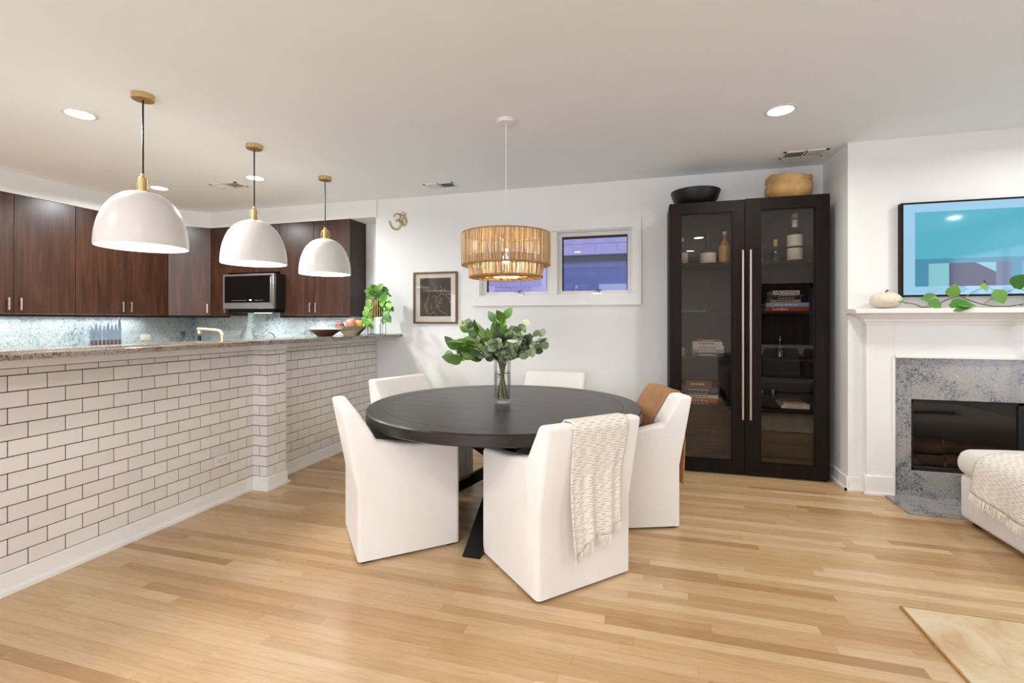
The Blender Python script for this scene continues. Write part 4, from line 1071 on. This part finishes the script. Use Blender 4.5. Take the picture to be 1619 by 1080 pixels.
def cabinet_contents():
    yb = 4.60
    def bottle(lab, x, y, zs, body, mat, cap, capmat, label=None, grp='bottles in the display cabinet'):
        t = thing('bottle', lab, 'bottle', (x, y, zs + .0005), 0, grp)
        MB().lathe(body, 24).build('glass', mat, t); MB().lathe(cap, 16).build('stopper', capmat, t)
        if label:
            lr, z0, z1, lm = label; MB().lathe([(lr, z0), (lr + .0012, z0), (lr + .0012, z1), (lr, z1)], 28).build('label', lm, t)
        return t
    z = SH[0]
    bottle('slim bottle with a printed label at the far left of the top shelf', .338, yb, z, [(0, 0), (.043, 0), (.045, .01), (.045, .115), (.03, .14), (.014, .16), (.014, .215)], 'bottle_clear', [(0, .216), (.012, .216), (.010, .25), (0, .25)], 'bottle_label', (.0455, .015, .11, 'bottle_label'))
    bottle('squat bottle with a wide white label on the top left shelf', .555, yb, z, [(0, 0), (.062, 0), (.064, .012), (.066, .105), (.045, .135), (.018, .165), (.016, .25)], 'bottle_clear', [(0, .251), (.019, .251), (.019, .285), (0, .285)], 'black_paint', (.067, .01, .10, 'bottle_label'))
    bottle('amber bottle with a gold label beside the cabinet pull', .695, yb, z, [(0, 0), (.045, 0), (.047, .012), (.047, .15), (.035, .19), (.016, .22), (.016, .26)], 'bottle_amber', [(0, .261), (.019, .261), (.019, .29), (0, .29)], 'bottle_label', (.0475, .02, .16, 'bottle_label_gold'))
    bottle('tall clear ribbed bottle at the left of the top right shelf', .985, yb, z, [(0, 0), (.045, 0), (.046, .18), (.03, .22), (.016, .25), (.016, .30)], 'bottle_clear', [(0, .301), (.018, .301), (.02, .33), (0, .34)], 'bottle_clear')
    bottle('small clear bottle with a cork in the middle of the top right shelf', 1.105, yb, z, [(0, 0), (.034, 0), (.035, .09), (.014, .125), (.013, .14)], 'bottle_clear', [(0, .141), (.014, .141), (.015, .20), (0, .20)], 'cork')
    bottle('tall bottle with a large white label and dark band on the top right shelf', 1.255, yb, z, [(0, 0), (.056, 0), (.058, .012), (.058, .235), (.04, .27), (.022, .285), (.022, .375)], 'bottle_dark', [(0, .376), (.026, .376), (.026, .415), (0, .415)], 'cork', (.0585, .015, .23, 'bottle_label'))
    t = bpy.data.objects[-1] if False else None
    band = [o for o in bpy.data.objects if o.get('label') == 'tall bottle with a large white label and dark band on the top right shelf'][0]
    MB().lathe([(.060, .115), (.0608, .115), (.0608, .132), (.060, .132)], 28).build('band', 'ink', band); MB().lathe([(.0225, .30), (.0235, .30), (.0235, .365), (.0225, .365)], 20).build('neck_label', 'bottle_label', band)
    bottle('empty clear carafe in the dark middle of the right side', 1.14, yb, SH[2], [(0, 0), (.04, 0), (.042, .06), (.03, .10), (.016, .13), (.018, .16)], 'bottle_clear', [(0, .161), (.014, .161), (.012, .185), (0, .185)], 'bottle_clear')
    # books: (half length, thickness, colour, x offset, lettering)
    def stack(x, y, z, items, grp):
        zz = z + .0005
        for (L, th, c, dx, txt, flip, tm, lab, rz) in items:
            t = thing('book', lab, 'book', (x + dx, y, zz), R(rz), grp)
            D = .115
            cv = MB(); cv.box(-L, L, -D, D, 0, .003); cv.box(-L, L, -D, D, th - .003, th); cv.box(-L, L, -D, -D + .004, .003, th - .003); cv.build('cover', 'book_' + c, t, smooth=None)
            B(-L + .004, L - .004, -D + .004, D - .004, .0035, th - .0035).build('pages', 'paper', t)
            if txt:
                me = text_mesh(txt, th * 1.0, .0003); obj('lettering', me, tm, t, (-.05 if txt == 'London' else 0, -D - .0006, th * .5), (R(90), R(180) if flip else 0, 0))
            else:
                for k in range(5): B(-L * .6 + k * L * .22, -L * .6 + k * L * .22 + L * .17, -D - .0006, -D - .0001, th * .4, th * .6).build('spine_print', tm, t)
            zz += th + .0006
    w_, k_ = 'text_white', 'ink'
    yk = CBY + .20
    stack(1.165, yk, SH[1], [
        (.165, .038, 'red', 0, 'London', False, w_, 'red book with white lettering at the bottom of the art books', 0), (.163, .033, 'sky', .002, '', False, w_, 'pale blue book with a colourful spine, second from the bottom of the art books', 1),
        (.115, .026, 'tan', -.01, '', False, k_, 'tan book in the middle of the art books', -1), (.112, .024, 'black', .0, '', False, w_, 'black book with white print under the navy book', 1), (.115, .016, 'navy', .008, '', False, w_, 'thin navy book right under the cream top book', 0),
        (.10, .036, 'cream', -.005, 'Modern Art', True, k_, 'cream book on top of the art books, its spine upside down', 0)], 'art books on the right side of the cabinet')
    stack(.545, yk, SH[2], [
        (.125, .036, 'charcoal', .0, '', False, w_, 'dark grey book with a white label, bottom of the middle left stack', 0), (.130, .03, 'grey', -.005, '', False, w_, 'grey book in the middle left stack', 1), (.128, .032, 'cream', 0, '', False, k_, 'cream book above the grey one in the middle left stack', -1),
        (.122, .036, 'cream', -.008, '', False, k_, 'thick cream book second from the top of the middle left stack', 0), (.09, .02, 'brown', .0, '', False, w_, 'small brown book on top of the middle left stack', 2)], 'books on the middle left shelf')
    stack(.475, yk, SH[3], [
        (.155, .024, 'black', .0, '', False, w_, 'black book at the bottom of the lower left stack', 0), (.15, .036, 'coral', -.008, '', False, w_, 'coral red book in the lower left stack', 1), (.152, .03, 'white', -.002, '', False, k_, 'white book in the lower left stack', 0),
        (.145, .024, 'black', -.006, '', False, w_, 'black book under the purple one in the lower left stack', 0), (.155, .038, 'purple', -.002, '', False, w_, 'purple book with a pale spine label in the lower left stack', -1), (.11, .06, 'brown', -.02, '', False, w_, 'thick brown book on top of the lower left stack', 4)], 'books on the lower left shelf')
    stack(1.245, yk + .03, SH[3], [(.105, .022, 'white', 0, '', False, k_, 'white book at the bottom of the short pile beside the stem glasses', -4), (.10, .018, 'cream', -.004, '', False, k_, 'cream book in the short pile beside the stem glasses', 3), (.085, .016, 'tan', -.01, '', False, k_, 'tan notebook on the short pile beside the stem glasses', -2)], 'books on the lower right shelf')
    for x, lab in ((1.00, 'stem glass at the left of the lower right shelf'), (1.09, 'stem glass beside the short pile of books')):
        t = thing('stem_glass', lab, 'glass', (x, yk + .02, SH[3] + .0005), 0, 'stem glasses in the cabinet')
        MB().lathe([(0, 0), (.032, 0), (.03, .003), (.005, .006)], 20).build('foot', 'bottle_clear', t); MB().lathe([(.004, .006), (.004, .06)], 12).build('stem', 'bottle_clear', t)
        MB().lathe([(0, .06), (.018, .064), (.03, .09), (.03, .12), (.026, .145)], 20).build('bowl', 'bottle_clear', t)
    t = thing('cup', 'small cream cup at the left of the middle left shelf', 'cup', (.325, yk, SH[2] + .0005)); MB().lathe([(0, 0), (.028, 0), (.034, .075), (.031, .075), (.026, .006), (0, .006)], 20).build('body', 'bowl_cream', t); MB().tube([(.03, 0, .06), (.05, 0, .05), (.045, 0, .025), (.029, 0, .02)], .004, 6).build('handle', 'bowl_cream', t)
    t = thing('bead_string', 'string of pale beads lying on the second left shelf', 'beads', (.42, yk, SH[1] + .001)); rnd = random.Random(4)
    for k in range(14): MB().lathe([(0, 0), (.008, .004), (.009, .009), (.006, .015), (0, .018)], 10).build('bead', 'gold', t, (-.10 + k * .016, .02 * math.sin(k * .9), .0), smooth=80)
    # bowls on top
    t = thing('black_bowl', 'wide black bowl on top of the tall cabinet', 'bowl', (.447, 4.60, CBZ - .009))
    MB().lathe([(0, 0), (.125, 0), (.135, .006), (.19, .07), (.212, .135), (.214, .142), (.208, .142), (.18, .075), (.12, .02), (0, .014)], 48).build('shell', 'black_paint', t)
    MB().lathe([(.208, .1425), (.2145, .1425), (.2145, .147), (.208, .147)], 48, close=True).build('lip', 'black_metal', t)
    t = thing('carved_bowl', 'carved pale wooden bowl on top of the tall cabinet', 'bowl', (1.205, 4.60, CBZ - .009))
    m = MB(); n = 64; prof = [(0, .0), (.12, .0), (.125, .022), (.165, .045), (.186, .095), (.184, .14), (.172, .165), (.182, .19), (.178, .212), (.160, .212), (.150, .165), (.12, .06), (0, .045)]
    m.lathe(prof, n)
    rnd = random.Random(6)
    for v in m.bm.verts:
        a = math.atan2(v.co.y, v.co.x); r_ = math.hypot(v.co.x, v.co.y)
        if r_ > .13:
            f = 1 + .02 * math.sin(3 * a + 1) + (.022 * math.sin(13 * a + 9 * v.co.z) * max(0, math.sin(a * 1.5 + .3)) if .03 < v.co.z < .2 else 0); v.co.x *= f; v.co.y *= f
            if v.co.z > .18: v.co.z += .014 * math.sin(2 * a + .6) + .004 * math.sin(9 * a)
    m.build('shell', 'wood_pale', t, smooth=70)
    MB().lathe([(.112, -.0), (.128, 0), (.126, .012), (.112, .012)], 40, close=True).build('foot_ring', 'wood_pale', t)
cabinet_contents()

# ================================================================== FIREPLACE
def fireplace():
    t = thing('fireplace', 'white-painted fireplace surround with grey granite slips and a dark firebox', 'fireplace', (2.59, YF, 0))
    ox, oy = 2.59, YF
    yp = 4.20                                               # face of the surround
    def part(name, x0, x1, y0, y1, z0, z1, mat, parent=None, bev=.002): return B(x0 - ox, x1 - ox, y0 - oy, y1 - oy, z0, z1, bev, 1).build(name, mat, parent or t)
    gx0, gx1, gz = 1.812, 3.368, 1.05
    for x0, x1 in ((1.632, gx0), (gx1, 3.548)):
        part('pilaster', x0, x1, yp, YF - .001, 0, 1.31, 'trim_paint'); part('plinth_block', x0 - .012, x1 + (.0 if x0 < 2 else .012), yp - .012, YF - .002, 0, .145, 'trim_paint', None, .004); part('plinth_shoe', x0 - .022, x1 - .004, yp - .024, yp - .012, 0, .02, 'trim_paint')
    part('frieze', gx0, gx1, yp, YF - .001, gz, 1.31, 'trim_paint')
    # thin moulding at the inner edge of the surround
    m = MB(); e = .014
    m.box(gx0 - e - ox, gx0 + .004 - ox, yp - .008 - oy, yp - oy, 0, gz + e); m.box(gx1 - .004 - ox, gx1 + e - ox, yp - .008 - oy, yp - oy, 0, gz + e); m.box(gx0 - ox, gx1 - ox, yp - .008 - oy, yp - oy, gz - .004, gz + e)
    m.build('inner_moulding', 'trim_paint', t, smooth=None)
    # stepped mantel moulding
    prof = [(YF - .001, 1.295), (yp - .006, 1.295), (yp - .010, 1.31), (yp - .022, 1.318), (yp - .03, 1.335), (yp - .06, 1.352), (yp - .085, 1.366), (yp - .10, 1.374), (yp - .115, 1.378), (YF - .001, 1.378)]
    base = yp
    def mould(name, prof, reach):
        mm = MB()
        # mitred sweep round the left end, front and right end
        rings = []
        for (x, sx) in ((1.632, -1), (3.548, 1)):
            pass
        n = len(prof); ring = []
        for (y, z) in prof:
            d = max(0, yp - y); ring.append([(1.632 - d, YF - .001, z), (1.632 - d, y, z), (3.548 + d, y, z), (3.548 + d, YF - .001, z)])
        V = [[mm.bm.verts.new((p[0] - ox, p[1] - oy, p[2])) for p in r] for r in ring]
        for a, b in zip(V, V[1:]):
            for k in range(3): mm.bm.faces.new((a[k], a[k + 1], b[k + 1], b[k]))
        return mm.build(name, 'trim_paint', t, smooth=25)
    mould('mantel_moulding', prof[1:-1], 0)
    part('mantel_shelf', 1.632 - .115, 3.548 + .115, yp - .125, YF - .001, 1.378, 1.414, 'trim_paint', None, .004)
    # granite slips
    yg = yp + .018
    part('granite_slip', gx0, FX0, yg, YF - .001, .0, gz, 'granite_grey'); part('granite_slip', FX1, gx1, yg, YF - .001, .0, gz, 'granite_grey'); part('granite_slip', FX0, FX1, yg, YF - .001, FZ1, gz, 'granite_grey'); part('granite_slip', FX0, FX1, yg, YF - .001, 0, FZ0, 'granite_grey')
    # firebox
    m = MB(); x0, x1, y0, y1 = FX0 - .019, FX1 + .019, YF + .001, YB - .06
    m.box(x0 - ox, x1 - ox, y1 - oy, y1 + .02 - oy, FZ0 - .015, FZ1 + .015); m.box(x0 - ox, x0 + .015 - ox, y0 - oy, y1 - oy, FZ0 - .015, FZ1 + .015); m.box(x1 - .015 - ox, x1 - ox, y0 - oy, y1 - oy, FZ0 - .015, FZ1 + .015)
    m.box(x0 - ox, x1 - ox, y0 - oy, y1 - oy, FZ0 - .015, FZ0 - .003); m.box(x0 - ox, x1 - ox, y0 - oy, y1 - oy, FZ1 + .003, FZ1 + .015)
    m.build('firebox', 'fire_brick', t, smooth=None)
    m = MB(); f0 = YF - .045
    m.box(FX0 - ox, FX1 - ox, f0 - oy, f0 + .02 - oy, FZ0, FZ0 + .028); m.box(FX0 - ox, FX1 - ox, f0 - oy, f0 + .02 - oy, FZ1 - .02, FZ1); m.box(FX0 - ox, FX0 + .014 - ox, f0 - oy, f0 + .02 - oy, FZ0, FZ1); m.box(FX1 - .014 - ox, FX1 - ox, f0 - oy, f0 + .02 - oy, FZ0, FZ1); m.box(2.575 - ox, 2.605 - ox, f0 - oy, f0 + .02 - oy, FZ0, FZ1)
    m.build('door_frame', 'fire_black', t, smooth=None)
    part('fire_glass', FX0 + .014, 2.575, f0 + .008, f0 + .012, FZ0 + .028, FZ1 - .02, 'fire_glass'); part('fire_glass', 2.605, FX1 - .014, f0 + .008, f0 + .012, FZ0 + .028, FZ1 - .02, 'fire_glass')
    hp = [(1.74, 3.822), (3.44, 3.822), (3.44, 4.168), (gx1 - .005, 4.168), (gx1 - .005, yg - .001), (gx0 + .005, yg - .001), (gx0 + .005, 4.168), (1.74, 4.168)]
    tag(MB().prism(hp, .0005, .012, 'xy').build('hearth', 'granite_grey', smooth=None), 'polished grey granite hearth slab on the floor', 'hearth')
    # grate and logs
    g = thing('fire_grate', 'black iron grate inside the firebox', 'grate', (2.55, 4.50, FZ0 - .002))
    for k in range(9): MB().tube([(-.45 + k * .11, -.15, .04), (-.45 + k * .11, .15, .06)], .008, 6).build('bar', 'fire_black', g)
    for y in (-.13, .13): MB().tube([(-.47, y, .046), (.47, y, .046)], .009, 6).build('rail', 'fire_black', g)
    for x in (-.4, .4):
        for y in (-.13, .13): MB().tube([(x, y, 0), (x, y, .046)], .009, 6).build('leg', 'fire_black', g)
    logs = [((2.02, 4.36, .245), (2.34, 4.42, .25), .045, 'short log lying at the front left of the grate'), ((2.10, 4.57, .335), (2.62, 4.43, .325), .05, 'long log slanting across the grate'), ((1.99, 4.50, .33), (2.22, 4.40, .36), .06, 'thick log resting high at the left of the firebox'), ((2.20, 4.35, .25), (2.42, 4.33, .24), .04, 'small log at the very front of the firebox'), ((2.0, 4.62, .36), (2.02, 4.58, .66), .05, 'upright log leaning on the left firebox wall'), ((2.5, 4.5, .29), (2.95, 4.55, .30), .05, 'log lying at the right half of the grate')]
    rnd = random.Random(9)
    for a, b, r_, lab in logs:
        a, b = Vector(a), Vector(b); c_ = (a + b) / 2; L = thing('firewood_log', lab, 'log', (c_.x, c_.y, min(a.z, b.z) - r_), 0, 'firewood in the firebox')
        o_ = Vector(L.location); pts = [a.lerp(b, k / 6) - o_ + Vector((rnd.uniform(-.006, .006), 0, rnd.uniform(-.006, .006))) for k in range(7)]
        MB().tube(pts, [r_ * rnd.uniform(.88, 1.05) for _ in range(7)], 14).build('bark', 'log_bark', L)
        d = (b - a).normalized() * .002
        for q, s_ in ((pts[0], -1), (pts[-1], 1)): MB().tube([q + d * s_ * .2, q + d * s_], r_ * .8, 14).build('cut_end', 'wood_pale', L)
fireplace()

def mantel_items():
    z = 1.4145
    t = thing('pumpkin', 'small white pumpkin on the left end of the mantel', 'pumpkin', (1.738, 4.155, z))
    m = MB(); n = 48; prof = [(0, .012)] + [(.099 * math.sin(R(a)) ** .8, .062 - .062 * math.cos(R(a))) for a in range(15, 171, 12)] + [(0, .114)]
    m.lathe(prof, n)
    for v in m.bm.verts:
        a = math.atan2(v.co.y, v.co.x); f = 1 - .05 * abs(math.cos(5 * a)) ** 6; v.co.x *= f; v.co.y *= f
    m.build('body', 'pumpkin', t, smooth=80); MB().tube([(0, 0, .11), (.004, 0, .128), (.016, .002, .14)], [.010, .006, .007], 8).build('stalk', 'stem_brown', t)
    p = thing('pothos_vine', 'green pothos vine trailing along the mantel under the television', 'plant', (2.2, 4.13, z))
    ct = Vector((1, 0, 0))
    vine = [(-.36, .0, .045), (-.29, -.01, .03), (-.25, 0, .008), (-.17, .01, .012), (-.10, 0, .06), (-.02, .01, .09), (.02, -.01, .06), (.10, 0, .03), (.18, .01, .012), (.26, -.01, .01), (.36, -.02, .03), (.46, -.03, .05), (.6, -.02, .02), (.8, 0, .01), (1.0, 0, .02)]
    pts = []
    for a, b in zip(vine, vine[1:]):
        for k in range(3): pts.append(Vector(a).lerp(Vector(b), k / 3))
    MB().tube(pts, .0035, 6).build('main_vine', 'stem_brown', p)
    MB().tube([(.12, 0, .03), (.2, -.01, .09), (.30, -.02, .14), (.36, -.03, .10)], .0025, 5).build('side_vine', 'stem_green', p); MB().tube([(.0, 0, .07), (.06, -.01, .12), (.13, -.02, .15), (.17, -.03, .12)], .0025, 5).build('side_vine', 'stem_green', p); MB().tube([(.28, -.02, .02), (.34, -.05, .01), (.38, -.085, -.04)], .0025, 5).build('side_vine', 'stem_green', p)
    lv = [(-.36, -.01, .05, (-.5, -.6, .1), .07), (-.26, -.02, .07, (.3, -.5, .2), .085), (-.24, 0, .075, (.9, -.3, 0), .08), (-.14, -.02, .03, (-.9, -.4, .0), .09), (-.06, -.03, .035, (.9, -.3, -.1), .10), (-.08, -.02, .08, (.0, -.5, .9), .09), (-.1, -.03, .02, (1, -.5, -.05), .11), (.17, -.03, .13, (.3, -.3, -.9), .10), (.13, -.02, .15, (-.6, -.4, .0), .06),
          (.27, -.03, .14, (.0, -.6, .5), .11), (.33, -.03, .13, (.8, -.4, -.2), .10), (.37, -.03, .11, (.1, -.5, -.9), .12), (.42, -.03, .10, (.6, -.6, -.5), .11), (.385, -.088, -.03, (.25, -.35, -1), .15), (.5, -.03, .06, (.9, -.4, .1), .10), (.62, -.03, .04, (.2, -.5, .7), .10), (.8, -.02, .03, (.6, -.5, .5), .10)]
    for x, y, zz, d, s_ in lv: place_leaf('heart', p, (x, y, zz), d, s_ * 1.1, .2)
mantel_items()

def television():
    x0, x1, z0, z1 = 1.865, 3.315, 1.504, 2.210
    t = thing('television', 'wall-mounted television with a dark frame showing a teal seascape', 'television', ((x0 + x1) / 2, YF, (z0 + z1) / 2))
    ox, oz = (x0 + x1) / 2, (z0 + z1) / 2; yf = -.05
    for (a, b, c_, d) in ((x0, x1, z1 - .013, z1), (x0, x1, z0, z0 + .013), (x0, x0 + .013, z0 + .013, z1 - .013), (x1 - .013, x1, z0 + .013, z1 - .013)):
        B(a - ox, b - ox, yf - .006, -.002, c_ - oz, d - oz, .001, 1).build('frame_rail', 'espresso', t)
    B(x0 + .013 - ox, x1 - .013 - ox, -.035, -.002, z0 + .013 - oz, z1 - .013 - oz).build('back_case', 'black_paint', t)
    s_ = B(x0 + .013 - ox, x1 - .013 - ox, yf, -.036, z0 + .013 - oz, z1 - .013 - oz).build('screen', 'screen_mat', t)
    ax0, ax1, az0, az1 = x0 + .088 - ox, x1 - .088 - ox, z0 + .075 - oz, z1 - .075 - oz
    hz = az0 + .205
    def blk(mat, pts, k): MB().prism(pts, yf - .0006 - k * .0002, yf - .0001, 'xz').build('picture_block', mat, s_, smooth=None)
    blk('screen_sky', [(ax0, hz), (ax1, hz), (ax1, az1), (ax0, az1)], 0); blk('screen_sea', [(ax0, az0), (ax1, az0), (ax1, hz), (ax0, hz)], 0)
    ht = az0 + .17; q = ax0
    blk('screen_pale', [(q + .085, az0), (q + .21, az0), (q + .21, ht), (q + .085, ht)], 1); blk('screen_plum2', [(q + .21, az0), (q + .255, az0), (q + .255, ht), (q + .21, ht)], 1)
    blk('screen_plum', [(q + .255, az0), (q + .49, az0), (q + .49, ht), (q + .255, ht)], 1); blk('screen_pale', [(q + .37, ht), (q + .49, ht - .07), (q + .49, ht)], 2)
    blk('screen_slate', [(q + .49, az0), (q + .58, az0), (q + .58, ht), (q + .49, ht)], 1); blk('screen_cyan', [(q + .64, az0), (q + .98, az0), (q + .98, ht), (q + .64, ht)], 1)
    blk('screen_dome', [(q + .64, az0)] + [(q + .75 - .14 * math.cos(R(a)), az0 + .075 * math.sin(R(a)) ** .7) for a in range(38, 170, 12)] + [(q + .90, az0)], 2)
television()

# ================================================================== WHITE CHAISE, RUG, GREY SOFA
def chaise():
    x0, x1, y0, y1 = 2.0, 3.05, 2.70, 3.80
    t = thing('chaise', 'white slipcovered ottoman with a puffy top, in front of the fireplace', 'ottoman', ((x0 + x1) / 2, (y0 + y1) / 2, 0)); hx, hy = (x1 - x0) / 2, (y1 - y0) / 2
    B(-hx, hx, -hy, hy, .03, .325, .035, 4).build('base', 'cloth_white_sofa', t)
    m = B(-hx - .022, hx + .022, -hy - .022, hy + .022, .315, .475, .07, 6)
    bmesh.ops.subdivide_edges(m.bm, edges=[e for e in m.bm.edges if e.calc_length() > .3], cuts=9, use_grid_fill=True)
    for v in m.bm.verts:
        f = (1 - (v.co.x / (hx + .03)) ** 2) * (1 - (v.co.y / (hy + .03)) ** 2)
        if v.co.z > .44: v.co.z += .05 * max(0, f) ** .5
    m.build('cushion', 'cloth_white_sofa', t, smooth=60)
    for sx in (-1, 1):
        for sy in (-1, 1): B(sx * (hx - .08) - .03, sx * (hx - .08) + .03, sy * (hy - .08) - .03, sy * (hy - .08) + .03, 0, .032).build('foot', 'black_paint', t)
    # throw lying over the left side
    th = thing('woven_throw', 'cream dashed throw with a fringe lying over the white ottoman', 'throw', (x0, 3.2, 0)); rnd = random.Random(13)
    path = [(.62, .536), (.30, .532), (.10, .508), (.03, .492), (-.018, .462), (-.035, .42), (-.036, .36), (-.034, .25)]
    ln = [0]
    for a, b in zip(path, path[1:]): ln.append(ln[-1] + math.dist(a, b))
    def at(s_):
        s_ *= ln[-1]
        for i in range(len(path) - 1):
            if s_ <= ln[i + 1] + 1e-9: u = (s_ - ln[i]) / (ln[i + 1] - ln[i]); return (path[i][0] + (path[i + 1][0] - path[i][0]) * u, path[i][1] + (path[i + 1][1] - path[i][1]) * u)
        return path[-1]
    def fn(u, v):
        p = at(v); hang = max(0, (v - .7) / .3); y = -.42 + .78 * u
        y += .05 * hang * (u - .5)
        return Vector((p[0] - .012 * hang * (1 + math.sin(14 * u + 1)), y, p[1] + .014 + .004 * math.sin(9 * u + 5 * v) - .04 * hang * math.sin(3 * u)))
    m = MB().grid(fn, 40, 40, lambda u, v: (u * .78, v * ln[-1])); o = m.build('cloth', 'woven_throw', th, smooth=80); sd = o.modifiers.new('thickness', 'SOLIDIFY'); sd.thickness = .007; sd.offset = 0
    m = MB()
    for k in range(150):
        p = fn((k + rnd.random()) / 150, 1.0); l = rnd.uniform(.04, .06); m.tube([p, p + Vector((rnd.uniform(-.012, 0), rnd.uniform(-.01, .01), -l))], [.0024, .0014], 4)
    f = m.build('fringe', 'fringe', th); f['kind'] = 'stuff'
chaise()
t = thing('area_rug', 'beige mottled area rug, its corner at the bottom right', 'rug', (2.4, 1.37, 0))
B(-1.262, 1.30, -1.2, 1.2, .0005, .010, .003, 1).build('pile', 'rug', t)
m = MB(); m.box(-1.268, -1.262, -1.2, 1.2, .0005, .011); m.box(-1.268, 1.30, 1.2, 1.204, .0005, .010); m.build('binding', 'rug_edge', t)
def sofa():
    t = thing('grey_sofa', 'grey sofa mirrored in the glass doors of the tall cabinet', 'sofa', (2.25, .95, .011)); W2, D2 = 1.10, .48
    B(-W2, W2, -D2, D2 - .03, .08, .30, .03, 3).build('base', 'sofa_grey', t); B(-W2, W2, -D2, -D2 + .22, .302, .80, .05, 4).build('backrest', 'sofa_grey', t)
    for s_ in (-1, 1): B(min(s_ * W2, s_ * (W2 - .20)), max(s_ * W2, s_ * (W2 - .20)), -D2 + .222, D2, .302 if False else .082, .62, .05, 4).build('arm', 'sofa_charcoal', t)
    for a in (-.895, .005): B(a, a + .89, -D2 + .225, D2 + .01, .302, .46, .05, 4).build('seat_cushion', 'sofa_grey', t)
    for x in (-1.0, 1.0):
        for y in (-.4, .36): B(x - .03, x + .03, y - .03, y + .03, 0, .081).build('leg', 'black_paint', t)
    for x, mt, lab in ((2.0, 'sofa_grey', 'grey scatter cushion on the sofa, left one'), (2.55, 'sofa_charcoal', 'charcoal scatter cushion on the sofa, right one')):
        c_ = thing('scatter_cushion', lab, 'cushion', (x, .86, .475), 0, 'scatter cushions on the grey sofa')
        m = B(-.24, .24, -.07, .07, .0, .44, .05, 4); m.xf(Matrix.Rotation(R(12), 4, 'X')); m.build('cover', mt, c_); MB().tube([(-.2, -.01, .43), (.2, -.01, .43)], .004, 6).build('zip', 'sofa_charcoal', c_)
sofa()
